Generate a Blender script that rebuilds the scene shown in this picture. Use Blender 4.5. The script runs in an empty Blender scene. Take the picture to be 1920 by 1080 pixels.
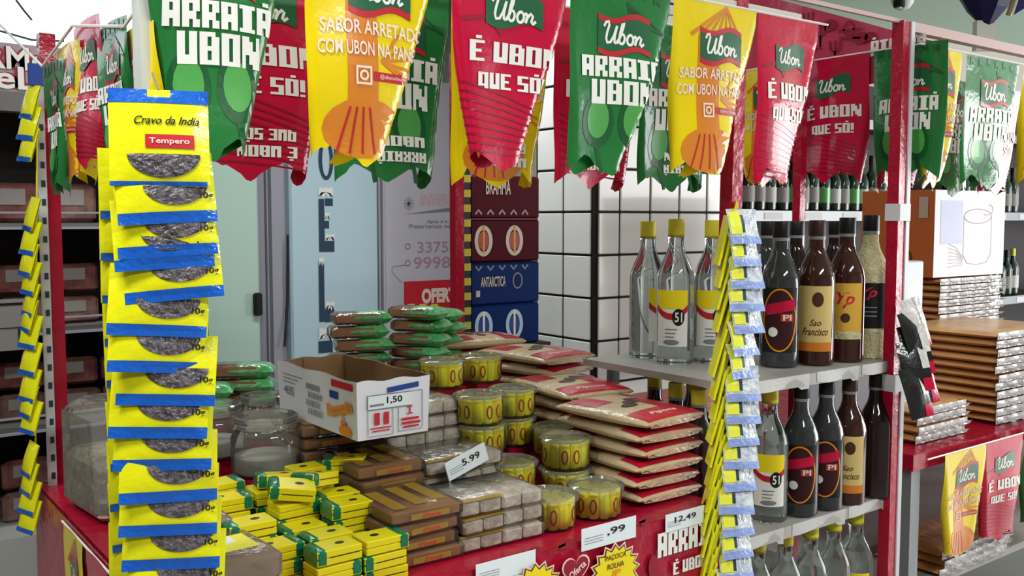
import bpy, math, random
from mathutils import Vector, Matrix
R = math.radians
PI = math.pi
sc = bpy.context.scene
col = sc.collection
random.seed(7)
# ------------------------------------------------------------------ camera
CAM = Vector((-1.347, -1.139, 1.43)); YAW = R(53); PITCH = R(4.13); FPX = 1800.0
cd = bpy.data.cameras.new('camera'); cam = bpy.data.objects.new('camera', cd); col.objects.link(cam)
cam.location = CAM; cam.rotation_euler = (R(90) - PITCH, 0, YAW - R(90))
cd.sensor_width = 36; cd.lens = 36 * FPX / 1920; cd.clip_start = .02; cd.clip_end = 200
sc.camera = cam
sc.cycles.transparent_max_bounces = 48
# ------------------------------------------------------------------ world, lights, exposure
w = bpy.data.worlds.new('world'); sc.world = w; w.use_nodes = True
bg = w.node_tree.nodes['Background']; bg.inputs[0].default_value = (.86, .92, 1.0, 1); bg.inputs[1].default_value = 1.6
sc.view_settings.view_transform = 'Standard'; sc.view_settings.look = 'None'
sc.view_settings.exposure = 0.1; sc.view_settings.gamma = 1.0; sc.view_settings.use_curve_mapping = False
def area(name, loc, rot, sx, sy, power, c=(1, 1, 1)):
    l = bpy.data.lights.new(name, 'AREA'); l.shape = 'RECTANGLE'; l.size = sx; l.size_y = sy; l.energy = power; l.color = c
    o = bpy.data.objects.new(name, l); col.objects.link(o); o.location = loc; o.rotation_euler = rot
    return o
area('shopfront_daylight', (6.2, -2.1, 1.25), (R(90), 0, R(70)), 4.0, 2.1, 230, (1, .985, .97))
LAMPS = [(-1.7, -.3, 2.5), (1.6, -.9, 2.5), (.2, 1.7, 2.5), (-2.4, 1.0, 2.5), (-.3, -1.9, 2.5)]
LAMP_W = [28, 12, 20, 4, 45]
# ------------------------------------------------------------------ pixel helpers (1920 x 1080 frame)
F0 = Vector((math.cos(YAW), math.sin(YAW), 0)); RT = Vector((math.sin(YAW), -math.cos(YAW), 0)); ZZ = Vector((0, 0, 1))
FW = F0 * math.cos(PITCH) - ZZ * math.sin(PITCH); UPV = F0 * math.sin(PITCH) + ZZ * math.cos(PITCH)
def ray(x, y): return FW + RT * ((x - 960) / FPX) - UPV * ((y - 540) / FPX)
def onp(x, y, ax, val):
    d = ray(x, y); t = (val - CAM[ax]) / d[ax]; return CAM + d * t
def onX(x, y, v): return onp(x, y, 0, v)
def onY(x, y, v): return onp(x, y, 1, v)
def onZ(x, y, v): return onp(x, y, 2, v)
# ------------------------------------------------------------------ materials
def lin(c):
    return c / 12.92 if c <= .04045 else ((c + .055) / 1.055) ** 2.4
def hexc(h):
    return tuple(lin(int(h[i:i + 2], 16) / 255) for i in (0, 2, 4)) + (1,)
MATS = {}
def mat(name, h, rough=.5, metal=0, bump=0, bscale=30, alpha=1, trans=0, ior=1.45, coat=0, emit=0, var=0, vscale=8, h2=None, spec=.3):
    if name in MATS: return MATS[name]
    m = bpy.data.materials.new(name); m.use_nodes = True
    nt = m.node_tree; b = nt.nodes['Principled BSDF']
    b.inputs['Base Color'].default_value = hexc(h); b.inputs['Roughness'].default_value = rough; b.inputs['Metallic'].default_value = metal
    b.inputs['Alpha'].default_value = alpha; b.inputs['Transmission Weight'].default_value = trans; b.inputs['IOR'].default_value = ior
    b.inputs['Coat Weight'].default_value = coat; b.inputs['Coat Roughness'].default_value = .06; b.inputs['Specular IOR Level'].default_value = spec; b.inputs['Coat IOR'].default_value = 1.6
    if emit: b.inputs['Emission Color'].default_value = hexc(h); b.inputs['Emission Strength'].default_value = emit
    if bump or var:
        tc = nt.nodes.new('ShaderNodeTexCoord')
    if bump:
        n = nt.nodes.new('ShaderNodeTexNoise'); n.inputs['Scale'].default_value = bscale; n.inputs['Detail'].default_value = 4
        nt.links.new(tc.outputs['Object'], n.inputs['Vector'])
        bp = nt.nodes.new('ShaderNodeBump'); bp.inputs['Strength'].default_value = bump; bp.inputs['Distance'].default_value = .01
        nt.links.new(n.outputs['Fac'], bp.inputs['Height']); nt.links.new(bp.outputs['Normal'], b.inputs['Normal'])
        if coat: nt.links.new(bp.outputs['Normal'], b.inputs['Coat Normal'])
    if var:
        n2 = nt.nodes.new('ShaderNodeTexNoise'); n2.inputs['Scale'].default_value = vscale; n2.inputs['Detail'].default_value = 5
        nt.links.new(tc.outputs['Object'], n2.inputs['Vector'])
        rp = nt.nodes.new('ShaderNodeValToRGB'); rp.color_ramp.elements[0].position = .5 - var; rp.color_ramp.elements[1].position = .5 + var
        rp.color_ramp.elements[0].color = hexc(h); rp.color_ramp.elements[1].color = hexc(h2 or h)
        nt.links.new(n2.outputs['Fac'], rp.inputs['Fac']); nt.links.new(rp.outputs['Color'], b.inputs['Base Color'])
    m.diffuse_color = hexc(h); MATS[name] = m
    return m
def M(n): return MATS[n]
def film(name, tint, rough=.1, haze=.06, bump=.3, bscale=40, ior=1.5):
    m = bpy.data.materials.new(name); m.use_nodes = True; nt = m.node_tree; nt.nodes.clear(); N = nt.nodes.new
    out = N('ShaderNodeOutputMaterial'); tr = N('ShaderNodeBsdfTransparent'); gl = N('ShaderNodeBsdfGlossy'); df = N('ShaderNodeBsdfDiffuse'); fr = N('ShaderNodeFresnel'); m1 = N('ShaderNodeMixShader'); m2 = N('ShaderNodeMixShader')
    tr.inputs[0].default_value = hexc(tint); df.inputs[0].default_value = hexc('DAD8D2'); gl.inputs['Roughness'].default_value = rough; fr.inputs[0].default_value = ior
    m1.inputs[0].default_value = haze; nt.links.new(tr.outputs[0], m1.inputs[1]); nt.links.new(df.outputs[0], m1.inputs[2])
    nt.links.new(fr.outputs[0], m2.inputs[0]); nt.links.new(m1.outputs[0], m2.inputs[1]); nt.links.new(gl.outputs[0], m2.inputs[2]); nt.links.new(m2.outputs[0], out.inputs[0])
    tc = N('ShaderNodeTexCoord'); n = N('ShaderNodeTexNoise'); n.inputs['Scale'].default_value = bscale; n.inputs['Detail'].default_value = 3; bp = N('ShaderNodeBump'); bp.inputs['Strength'].default_value = bump; bp.inputs['Distance'].default_value = .01
    nt.links.new(tc.outputs['Object'], n.inputs['Vector']); nt.links.new(n.outputs['Fac'], bp.inputs['Height']); nt.links.new(bp.outputs[0], gl.inputs['Normal']); nt.links.new(bp.outputs[0], fr.inputs['Normal'])
    MATS[name] = m
mat('red_film', 'A40E2E', .25, bump=.35, bscale=30, coat=.25)
mat('pen_red', 'BE0E3A', .22, bump=.2, bscale=18, coat=.38, spec=.2)
mat('pen_green', '237036', .22, bump=.2, bscale=18, coat=.38, spec=.2)
mat('pen_yellow', 'E4C80E', .22, bump=.2, bscale=18, coat=.38, spec=.2)
mat('art_red', '8E0C2A', .3, coat=.4); mat('art_green', '14532A', .3, coat=.4); mat('art_orange', 'D07A22', .3, coat=.4)
mat('art_lime', '4C9A4A', .3, coat=.4)
mat('logo_green', '1E5B3A', .3, coat=.4); mat('logo_red', 'B8202E', .3, coat=.4)
mat('print_white', 'E6E3DE', .4); mat('print_pink', 'E8CFC4', .4); mat('print_black', '151416', .5); mat('print_grey', '7D7F88', .5)
mat('print_red', 'C22335', .45); mat('print_blue', '24418F', .45); mat('print_orange', 'E38A1C', .45); mat('print_brown', '4A2A1C', .5)
mat('print_navy', '2B3F55', .4)
mat('white_metal', 'C9C6CC', .4); mat('post_white', 'C3C6BF', .4); mat('rail_metal', 'C8C2B8', .4); mat('grey_metal', '8A8C90', .4, metal=.3)
mat('pack_yellow', 'E0DC12', .3, bump=.15, bscale=60, coat=.4); mat('pack_blue', '1658B8', .25, bump=.3, bscale=60, coat=.5)
mat('spice_dark', '2F282C', .35, bump=.6, bscale=160, coat=.5, var=.2, vscale=120, h2='6A6066')
mat('tile_white', 'D9D8D6', .18, coat=.3); mat('grout', '17130F', .8)
mat('cap_yellow', 'D8CB36', .4); mat('cap_black', '1A1718', .4); mat('cap_brown', '3A2320', .4)
mat('clear_glass', 'E4ECEA', .03, trans=1, ior=1.33)
mat('dark_glass', '241316', .06, coat=.6); mat('brown_glass', '3B1A14', .06, coat=.6); mat('smoke_glass', '4A4C50', .05, trans=.55, ior=1.33, coat=.5)
mat('green_glass', '1C2A20', .08, coat=.5)
mat('straw', 'BDB183', .7, bump=.7, bscale=220, var=.15, vscale=90, h2='D6CDA4')
mat('shelf_grey', 'B4B0AA', .5, var=.25, vscale=6, h2='8E8A86'); mat('price_strip', 'B9B6B6', .45)
mat('bag_tan', 'B79C78', .45, bump=.35, bscale=45, coat=.35, var=.25, vscale=25, h2='C9B291')
mat('bag_red', 'B81230', .3, bump=.2, bscale=45, coat=.4); mat('bag_edge', 'C9A890', .3, bump=.4, bscale=90, coat=.4)
mat('rice_brown', 'C48C55', .4, bump=.4, bscale=35, coat=.4, var=.25, vscale=14, h2='DBAA74'); mat('rice_white', 'DAD6D6', .3, bump=.6, bscale=60, coat=.4, var=.22, vscale=40, h2='B7AEAE')
mat('caramel', '7A4C2A', .25, bump=.15, bscale=25, coat=.7, var=.25, vscale=14, h2='8E6238'); film('film_clear', 'FDFBF8', .12, .04, .4, 35, 1.3)
mat('peanut', 'A89A8A', .35, bump=.5, bscale=80, coat=.6, var=.18, vscale=60, h2='CFC8C2')
mat('film_yellow', 'B08A34', .25, alpha=.55, bump=.2)
mat('box_yellow', 'DCCB12', .35, coat=.3); mat('wrap_green', '0E6B48', .3, bump=.3, bscale=60, coat=.4)
mat('sweet_green', '2F944A', .25, bump=.5, bscale=90, coat=.6, var=.2, vscale=40, h2='6CC07C'); mat('sweet_brown', '8A5A38', .35, bump=.2, coat=.4)
film('film_grey', 'F4F1EA', .15, .16, .6, 40, 1.35)
film('jar_clear', 'F6F8F6', .05, .07, .1, 15, 1.4); film('jar_rim', 'F6F7F2', .08, .16, .15, 30, 1.45); film('tub_clear', 'FCFCF8', .06, .03, .1, 20, 1.25)
mat('candy_yellow', 'F0E428', .35, coat=.2); mat('candy_lime', 'E6E648', .35, coat=.2); mat('candy_red', 'A63A2C', .35)
mat('card_white', 'DFDEE6', .55, var=.3, vscale=4, h2='D3D2DC'); mat('card_brown', '8A6B4C', .75, var=.3, vscale=10, h2='7A5C40')
mat('tag_white', 'DCE2E6', .5); mat('burst_yellow', 'E8D21C', .45); mat('burst_line', '6A3A14', .5)
mat('freezer_blue', 'B4CCD8', .35); mat('freezer_green', 'B6D0C4', .35); mat('freezer_white', 'BDB8C4', .4); mat('freezer_grey', '9A98A4', .4)
mat('cooler_dark', '2E2828', .6); mat('cooler_shelf', '6E6B6C', .4); mat('cooler_sign', 'A08F96', .5); mat('cooler_base', 'A5A4A2', .5); mat('sign_red', '96303C', .5)
mat('meat', '5E2A2A', .35, bump=.3, coat=.5, var=.2, vscale=22, h2='8A5A52'); mat('meat_pale', '8A6A60', .35, coat=.5, var=.2, vscale=25, h2='5C3832'); mat('meat_label', '8E8784', .5)
mat('carton_maroon', '4A0616', .5, spec=.08); mat('carton_blue', '0C2860', .5, spec=.08); mat('beer_silver', 'C9B8A8', .35); mat('beer_gold', 'C8902E', .35)
mat('box_orange', 'B8602A', .5); mat('box_white', 'DBDCE6', .45); mat('box_line', 'A88C90', .5)
mat('black_bag', '141416', .3, bump=.3, coat=.5); mat('sachet_white', 'D6DAD8', .25, bump=.5, bscale=120, coat=.4, var=.12, vscale=70, h2='A9B0C8')
mat('wall_dim', '8F8A84', .8); mat('ceiling_paint', 'B4CBBB', .8); mat('wall_paint', 'B8B2A8', .8); mat('floor_tile', '9A9790', .35); mat('tape_black', '161616', .5); mat('tape_yellow', 'B8A828', .5)
mat('lamp_white', 'FFFFFF', .5, emit=3.0); mat('cable', '6E6E78', .6); mat('navy', '171A4E', .5); mat('purple', '4A3F8E', .5); mat('tan_rib', 'A3936A', .5)
mat('cam_white', 'C9CCC8', .4); mat('counter_wood', '6A4A3A', .6); mat('cord', '2A2A2E', .6); mat('rubber', '1A1A1C', .6)
# ------------------------------------------------------------------ mesh builder
class MB:
    def __init__(s): s.v = []; s.f = []
    def box(s, x0, x1, y0, y1, z0, z1):
        n = len(s.v)
        s.v += [(x, y, z) for z in (z0, z1) for y in (y0, y1) for x in (x0, x1)]
        s.f += [tuple(n + i for i in q) for q in ((0, 2, 3, 1), (4, 5, 7, 6), (0, 1, 5, 4), (2, 6, 7, 3), (0, 4, 6, 2), (1, 3, 7, 5))]
        return s
    def rbox(s, x0, x1, y0, y1, z0, z1, b):
        prof = [(z0, b), (z0 + b, 0), (z1 - b, 0), (z1, b)]; rings = []
        for z, i in prof:
            a0, a1, c0, c1 = x0 + i, x1 - i, y0 + i, y1 - i
            r = [(a0 + b, c0, z), (a1 - b, c0, z), (a1, c0 + b, z), (a1, c1 - b, z), (a1 - b, c1, z), (a0 + b, c1, z), (a0, c1 - b, z), (a0, c0 + b, z)]
            n = len(s.v); s.v += r; rings.append([n + k for k in range(8)])
        for A, B in zip(rings, rings[1:]):
            for k in range(8): s.f.append((A[k], A[(k + 1) % 8], B[(k + 1) % 8], B[k]))
        s.f.append(tuple(reversed(rings[0]))); s.f.append(tuple(rings[-1])); return s
    def lathe(s, prof, n=24, c=(0, 0, 0), capb=True, capt=True):
        rings = []
        for r, z in prof:
            k = len(s.v); s.v += [(c[0] + r * math.cos(2 * PI * i / n), c[1] + r * math.sin(2 * PI * i / n), c[2] + z) for i in range(n)]
            rings.append(range(k, k + n))
        for A, B in zip(rings, rings[1:]):
            for i in range(n): s.f.append((A[i], A[(i + 1) % n], B[(i + 1) % n], B[i]))
        if capb: s.f.append(tuple(reversed(list(rings[0]))))
        if capt: s.f.append(tuple(rings[-1]))
        return s
    def grid(s, fn, nu, nv):
        k = len(s.v)
        for j in range(nv + 1):
            for i in range(nu + 1): s.v.append(tuple(fn(i / nu, j / nv)))
        for j in range(nv):
            for i in range(nu):
                a = k + j * (nu + 1) + i; s.f.append((a, a + 1, a + nu + 2, a + nu + 1))
        return s
    def patch(s, fn, x0, x1, y0, y1, nx=2, ny=2, off=.0005):
        return s.grid(lambda a, b: fn(x0 + (x1 - x0) * a, y0 + (y1 - y0) * b, off), nx, ny)
    def fan(s, fn, pts, off=.0005):
        cx = sum(p[0] for p in pts) / len(pts); cy = sum(p[1] for p in pts) / len(pts)
        k = len(s.v); s.v.append(tuple(fn(cx, cy, off))); s.v += [tuple(fn(p[0], p[1], off)) for p in pts]
        n = len(pts)
        for i in range(n): s.f.append((k, k + 1 + i, k + 1 + (i + 1) % n))
        return s
    def ell(s, fn, cx, cy, rx, ry, off=.0005, n=20, a0=0, a1=2 * PI):
        return s.grid(lambda a, b: fn(cx + rx * b * math.cos(a0 + (a1 - a0) * a), cy + ry * b * math.sin(a0 + (a1 - a0) * a), off), n, 4)
    def ring(s, fn, cx, cy, rx, ry, t, off=.0005, n=28, a0=0, a1=2 * PI):
        return s.grid(lambda a, b: fn(cx + (rx - t * b) * math.cos(a0 + (a1 - a0) * a), cy + (ry - t * b) * math.sin(a0 + (a1 - a0) * a), off), n, 1)
    def line(s, fn, pts, wd, off=.0005):
        q = [pts[0]]; ws = [wd[0] if isinstance(wd, (list, tuple)) else wd]
        for i in range(1, len(pts)):
            A, B = pts[i - 1], pts[i]; k = max(1, min(24, int(math.hypot(B[0] - A[0], B[1] - A[1]) / .008)))
            w0, w1 = (wd[i - 1], wd[i]) if isinstance(wd, (list, tuple)) else (wd, wd)
            for j in range(1, k + 1): q.append((A[0] + (B[0] - A[0]) * j / k, A[1] + (B[1] - A[1]) * j / k)); ws.append(w0 + (w1 - w0) * j / k)
        pts, wd = q, ws; n = len(pts); L = []
        for i, p in enumerate(pts):
            a = pts[max(0, i - 1)]; b = pts[min(n - 1, i + 1)]
            dx, dy = b[0] - a[0], b[1] - a[1]; l = math.hypot(dx, dy) or 1
            wi = wd[i] if isinstance(wd, (list, tuple)) else wd
            L.append(((p[0] - dy / l * wi / 2, p[1] + dx / l * wi / 2), (p[0] + dy / l * wi / 2, p[1] - dx / l * wi / 2)))
        k = len(s.v)
        for a, b in L: s.v.append(tuple(fn(a[0], a[1], off))); s.v.append(tuple(fn(b[0], b[1], off)))
        for i in range(n - 1): s.f.append((k + 2 * i, k + 2 * i + 1, k + 2 * i + 3, k + 2 * i + 2))
        return s
    def tube(s, pts, r, n=6):
        pts = [Vector(p) for p in pts]; rings = []
        for i, p in enumerate(pts):
            d = (pts[min(i + 1, len(pts) - 1)] - pts[max(i - 1, 0)]).normalized()
            a = d.orthogonal().normalized() if i == 0 else (a - d * a.dot(d)).normalized()
            b = d.cross(a); k = len(s.v)
            s.v += [tuple(p + (a * math.cos(2 * PI * j / n) + b * math.sin(2 * PI * j / n)) * r) for j in range(n)]; rings.append(range(k, k + n))
        for A, B in zip(rings, rings[1:]):
            for j in range(n): s.f.append((A[j], A[(j + 1) % n], B[(j + 1) % n], B[j]))
        s.f.append(tuple(reversed(list(rings[0])))); s.f.append(tuple(rings[-1])); return s
    def mesh(s, name, m, smooth=False):
        me = bpy.data.meshes.new(name); me.from_pydata(s.v, [], s.f); me.materials.append(M(m) if isinstance(m, str) else m)
        if smooth:
            for p in me.polygons: p.use_smooth = True
            if smooth != 'all': me.set_sharp_from_angle(angle=R(40))
        me.update(); return me
    def build(s, name, m, parent=None, smooth=False, **kw):
        o = bpy.data.objects.new(name, s.mesh(name, m, smooth)); col.objects.link(o)
        if parent: o.parent = parent
        for k, v in kw.items(): o[k] = v
        return o
def tag(o, label, cat, group=None, kind=None):
    if label: o['label'] = label
    if cat: o['category'] = cat
    if group: o['group'] = group
    if kind: o['kind'] = kind
    return o
def empty(name, loc=(0, 0, 0), rz=0, label=None, cat=None, group=None):
    o = bpy.data.objects.new(name, None); col.objects.link(o); o.location = loc; o.rotation_euler = (0, 0, rz); o.empty_display_size = .02
    return tag(o, label, cat, group)
def copy_tree(o, parent=None):
    c = o.copy(); col.objects.link(c); c.parent = parent
    for ch in o.children: copy_tree(ch, c)
    return c
PROTO = {}
def inst(key, maker, loc, rot=0, label=None, cat=None, group=None, scale=None):
    if key not in PROTO: PROTO[key] = o = maker()
    else: o = copy_tree(PROTO[key])
    o.location = loc; o.rotation_euler = rot if isinstance(rot, tuple) else (0, 0, rot)
    o.scale = scale or (1, 1, 1)
    return tag(o, label, cat, group)
ORD = ['first', 'second', 'third', 'fourth', 'fifth', 'sixth', 'seventh', 'eighth', 'ninth', 'tenth', 'eleventh', 'twelfth', 'thirteenth', 'fourteenth', 'fifteenth', 'sixteenth', 'seventeenth', 'eighteenth', 'nineteenth', 'twentieth']
# ------------------------------------------------------------------ lettering
TX = {}
def text2d(body, bold=0, shear=0):
    k = (body, bold, shear)
    if k in TX: return TX[k]
    cu = bpy.data.curves.new('t', 'FONT'); cu.body = body; cu.offset = bold; cu.shear = shear; cu.resolution_u = 3; cu.fill_mode = 'FRONT'
    o = bpy.data.objects.new('t', cu); col.objects.link(o)
    dg = bpy.context.evaluated_depsgraph_get(); me = bpy.data.meshes.new_from_object(o.evaluated_get(dg))
    vs = [(v.co.x, v.co.y) for v in me.vertices]; fs = [tuple(p.vertices) for p in me.polygons]
    bpy.data.objects.remove(o); bpy.data.curves.remove(cu); bpy.data.meshes.remove(me)
    xs = [v[0] for v in vs] or [0]; ys = [v[1] for v in vs] or [0]
    TX[k] = (vs, fs, min(xs), max(xs), min(ys), max(ys)); return TX[k]
def text(mb, fn, body, cx, cy, h, wd=None, bold=0, shear=0, off=.0008, rot=0):
    """centre (cx, cy), y grows downwards in fn space; h = glyph box height, wd = width"""
    vs, fs, x0, x1, y0, y1 = text2d(body, bold, shear); s = h / (y1 - y0); sx = wd / (x1 - x0) if wd else s
    k = len(mb.v); c, d = math.cos(rot), math.sin(rot)
    for x, y in vs:
        X = (x - (x0 + x1) / 2) * sx; Y = -(y - (y0 + y1) / 2) * s
        mb.v.append(tuple(fn(cx + X * c - Y * d, cy + X * d + Y * c, off)))
    mb.f += [tuple(k + i for i in f) for f in fs]
BF = {'A': '11111 11011 11011 11111 11111 11011 11011', 'R': '11111 11011 11011 11110 11110 11011 11011', 'I': '11111 01110 01110 01110 01110 01110 11111',
      'U': '11011 11011 11011 11011 11011 11111 11111', 'B': '11110 11011 11011 11111 11011 11011 11111', 'O': '11111 11011 11011 11011 11011 11011 11111',
      'N': '11001 11101 11101 11111 10111 10111 10011', 'E': '11111 11000 11000 11110 11000 11000 11111', 'Q': '11111 11011 11011 11011 11011 11111 00011',
      'S': '11111 11000 11000 11111 00011 00011 11111', '!': '110 110 110 110 110 000 110', ' ': '00 00 00 00 00 00 00'}
ACC = {'Á': 'A', 'É': 'E', 'Ó': 'O'}
def block(mb, fn, body, cx, cy, h, wd, off=.0008, rot=0):
    cells = []; x = 0
    for ch in body:
        g = BF[ACC.get(ch, ch)].split(); n = len(g[0])
        for j, row in enumerate(g):
            for i, b in enumerate(row):
                if b == '1': cells.append((x + i, j))
        if ch in ACC: cells.append((x + 2, -1.6)); cells.append((x + 3, -1.6))
        x += n + .6
    x -= .6; sx, sy = wd / x, h / 7; c, d = math.cos(rot), math.sin(rot)
    for i, j in cells:
        k = len(mb.v)
        for a, b in ((0, 0), (1, 0), (1, 1), (0, 1)):
            X = (i + a) * sx - wd / 2; Y = (j + b) * sy - h / 2
            mb.v.append(tuple(fn(cx + X * c - Y * d, cy + X * d + Y * c, off)))
        mb.f.append((k, k + 1, k + 2, k + 3))
def arcpts(cx, cy, rx, ry, a0, a1, n=8): return [(cx + rx * math.cos(R(a0 + (a1 - a0) * i / n)), cy - ry * math.sin(R(a0 + (a1 - a0) * i / n))) for i in range(n + 1)]
# handwritten logo word: strokes in a box 4.6 wide x 2 high, y down
SCRIPT = [[(.0, .45), (.15, .1), (.45, .02), (.55, .3), (.4, .9), (.35, 1.4), (.5, 1.75), (.85, 1.7), (1.15, 1.2), (1.4, .3)],
          [(1.4, .3), (1.25, 1.2), (1.3, 1.7), (1.5, 1.75)], [(1.5, 1.75), (1.85, 1.2), (2.1, .3), (2.15, .0), (1.95, .1), (1.8, .9), (1.75, 1.75)],
          [(1.75, 1.4)] + arcpts(2.05, 1.35, .3, .42, 160, -170, 10), arcpts(2.95, 1.35, .33, .42, 60, 420, 14),
          [(3.2, 1.15), (3.5, 1.0), (3.62, 1.05), (3.5, 1.75)], [(3.5, 1.75), (3.65, 1.25), (3.95, .95), (4.15, 1.1), (4.05, 1.6), (4.2, 1.75), (4.5, 1.5)]]
def logo_word(mb, fn, cx, cy, wd, off=.0012, th=.24):
    s = wd / 4.6
    for st in SCRIPT:
        mb.line(fn, [(cx + (x - 2.3 - (y - 1) * .12) * s, cy + (y - 1) * s) for x, y in st], th * s, off)
# ------------------------------------------------------------------ setting
ZC = .916
def struct(name, mb, m, **kw): return mb.build(name, m, kind='structure', **kw)
struct('floor', MB().box(-6, 8, -5, 4.2, -.1, 0), 'floor_tile')
struct('ceiling', MB().box(-6, 8, -3.6, 3.75, 2.55, 2.65), 'ceiling_paint')
struct('wall_back', MB().box(-6, .1, 3.6, 3.75, 0, 1.9).box(.1, 1.65, 3.6, 3.75, 0, 2.55).box(1.5, 1.65, 2.3, 3.6, 0, 2.55), 'wall_paint')
struct('wall_front', MB().box(-6, 3.4, -3.6, -3.45, 0, 2.55).box(3.4, 8, -3.6, -3.45, 2.35, 2.55), 'wall_dim')
struct('wall_left', MB().box(-4.6, -4.45, -3.6, 3.6, 0, 2.55), 'wall_dim')
struct('wall_right', MB().box(1.5, 8, 2.15, 2.3, 0, 2.55), 'wall_paint')
# tiled column, tiles proud of dark grout
cx0, cy0, cx1, cy1 = .86, 1.32, 1.62, 1.64
colm = struct('column', MB().box(cx0, cx1, cy0, cy1, 0, 2.55), 'grout')
TS = .149; zoff = onX(1112, 560, cx0).z % TS
tl = MB().rbox(-TS / 2 + .004, TS / 2 - .004, -.004, .004, -TS / 2 + .004, TS / 2 - .004, .0025).mesh('tile', 'tile_white')
th = MB().rbox(-.047, .047, -.004, .004, -TS / 2 + .004, TS / 2 - .004, .0025).mesh('tile', 'tile_white')
def tile(me, loc, rz):
    o = bpy.data.objects.new('tile', me); col.objects.link(o); o.parent = colm; o.location = loc; o.rotation_euler = (0, 0, rz)
for r in range(3, 17):
    z = zoff + TS * (r + .5)
    if z > 2.5: continue
    tile(th, (cx0 + .062, cy0 - .003, z), 0)
    for i in range(4): tile(tl, (cx0 + .062 + .05 + TS * (i + .5), cy0 - .003, z), 0)
    for i in range(2): tile(tl, (cx0 - .003, cy0 + .012 + TS * (i + .5), z), R(90))
# ceiling lamps; freezer and aisle ones added unseen, to brighten what they face
for i, (x, y, z) in enumerate(LAMPS):
    t = empty('ceiling_light', (x, y, z), 0, ['long white ceiling light left of the counter', 'long white ceiling light over the bottle rack', 'long white ceiling light added to brighten the freezers', 'long white ceiling light above the meat cooler', 'long white ceiling light added in the aisle to brighten the counter'][i], 'ceiling light', 'shop ceiling lights')
    MB().box(-.62, .62, -.1, .1, .0, .05).build('housing', 'cam_white', t); MB().box(-.6, .6, -.08, .08, -.012, -.001).build('diffuser', 'lamp_white', t)
    a = area('lamp', (x, y, z - .02), (0, 0, 0), 1.2, .16, LAMP_W[i], (.97, 1, .98)); a.parent = None
# security camera, hanging ornament
p = onZ(1692, 6, 2.5)
t = empty('security_camera', (p.x, p.y, 2.55), YAW - R(90), 'white dome security camera fixed to the ceiling', 'camera')
MB().lathe([(.055, 0), (.058, -.02), (.052, -.05), (.035, -.075), (.01, -.085)], 20, capb=True).build('dome', 'cam_white', t, smooth=True)
MB().lathe([(.0, -.045), (.028, -.045), (.028, -.075), (.02, -.078)], 16, c=(-.03, -.035, 0)).build('lens_ring', 'rubber', t, smooth=True)
MB().lathe([(.0, -.078), (.013, -.078), (.012, -.084)], 12, c=(-.03, -.035, 0)).build('lens', 'cam_white', t)
p = onY(1850, 40, .9)
t = empty('hanging_ornament', (p.x, p.y, p.z), YAW - R(90), 'navy and purple fabric ornament hanging from the ceiling, white tip', 'ornament')
t.scale = (1.6, 1.6, 1.6)
MB().lathe([(.004, -.02), (.05, .03), (.085, .09), (.1, .16), (.09, .3), (.02, .45)], 8).build('cone', 'navy', t)
MB().grid(lambda a, b: ((.03 + .09 * b) + .03 * a, -.075 - .01 * a + .03 * b, .0 + .26 * b + .02 * a), 2, 4).build('purple_panel', 'purple', t)
MB().tube([(.02, -.07, 0), (.045, -.115, .14), (.05, -.12, .3)], .007).build('rib', 'tan_rib', t)
MB().box(-.03, .02, -.012, .012, -.075, .0).build('tip', 'print_white', t)
MB().tube([(0, 0, .45), (0, 0, (2.55 - p.z) / 1.6)], .003).build('cord', 'cable', t)
# overhead wires seen against the bright opening
for i, (a, b, c) in enumerate([((0, 58), (60, 75), (120, 77)), ((30, 0), (45, 20), (60, 38))]):
    P = [onY(x, y, 3.2) for x, y in (a, b, c)]
    tag(MB().tube(P, .004).build('overhead_wire', 'cable'), ['thin sagging wire across the bright opening', 'short thin wire above the sagging wire'][i], 'wire')
# ------------------------------------------------------------------ meat cooler
def flat(o, ax, ay):   # mapping on a plane: x along ax, y downwards (ay), off along normal
    o, ax, ay = Vector(o), Vector(ax), Vector(ay); n = ay.cross(ax).normalized()
    return lambda x, y, off=0: o + ax * x + ay * y + n * off
VF = 2.2
cr = onY(392, 500, VF).x; top = onY(30, 84, VF).z; sb = onY(30, 174, VF).z; base = onY(30, 1000, VF).z
ck = empty('meat_cooler', (-1.0, VF, 0), 0, 'dark open meat cooler with lettered sign behind the left post', 'cooler')
def rel(mb, o):
    mb.v = [(x - o.location.x, y - o.location.y, z - o.location.z) for x, y, z in mb.v]; return mb
rel(MB().box(-2.6, cr, VF + .5, VF + .6, base, top).box(cr - .04, cr, VF + .02, VF + .5, base, top).box(-2.6, cr, VF, VF + .5, sb, sb + .02), ck).build('shell', 'cooler_dark', ck)
rel(MB().box(-2.6, cr, VF - .05, VF + .6, 0, base), ck).build('base', 'cooler_base', ck)
rel(MB().box(-2.6, cr, VF - .02, VF + .02, sb, top), ck).build('sign_panel', 'cooler_sign', ck)
rel(MB().box(-2.6, cr, VF - .03, VF + .03, sb - .06, sb), ck).build('sign_trim', 'cooler_shelf', ck)
fs = flat((0, VF - .021, 0), (1, 0, 0), (0, 0, -1))
a = onY(35, 112, VF); b = onY(28, 148, VF)
for off, bold, m, nm in ((.001, .09, 'sign_red', 'lettering_outline'), (.003, .02, 'print_white', 'lettering')):
    mb = MB(); text(mb, fs, 'RMe', a.x - .01, -a.z, .07, .17, bold, 0, off); text(mb, fs, 'eL', b.x, -b.z, .07, .12, bold, 0, off); rel(mb, ck).build(nm, m, ck)
SH = []
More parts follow.
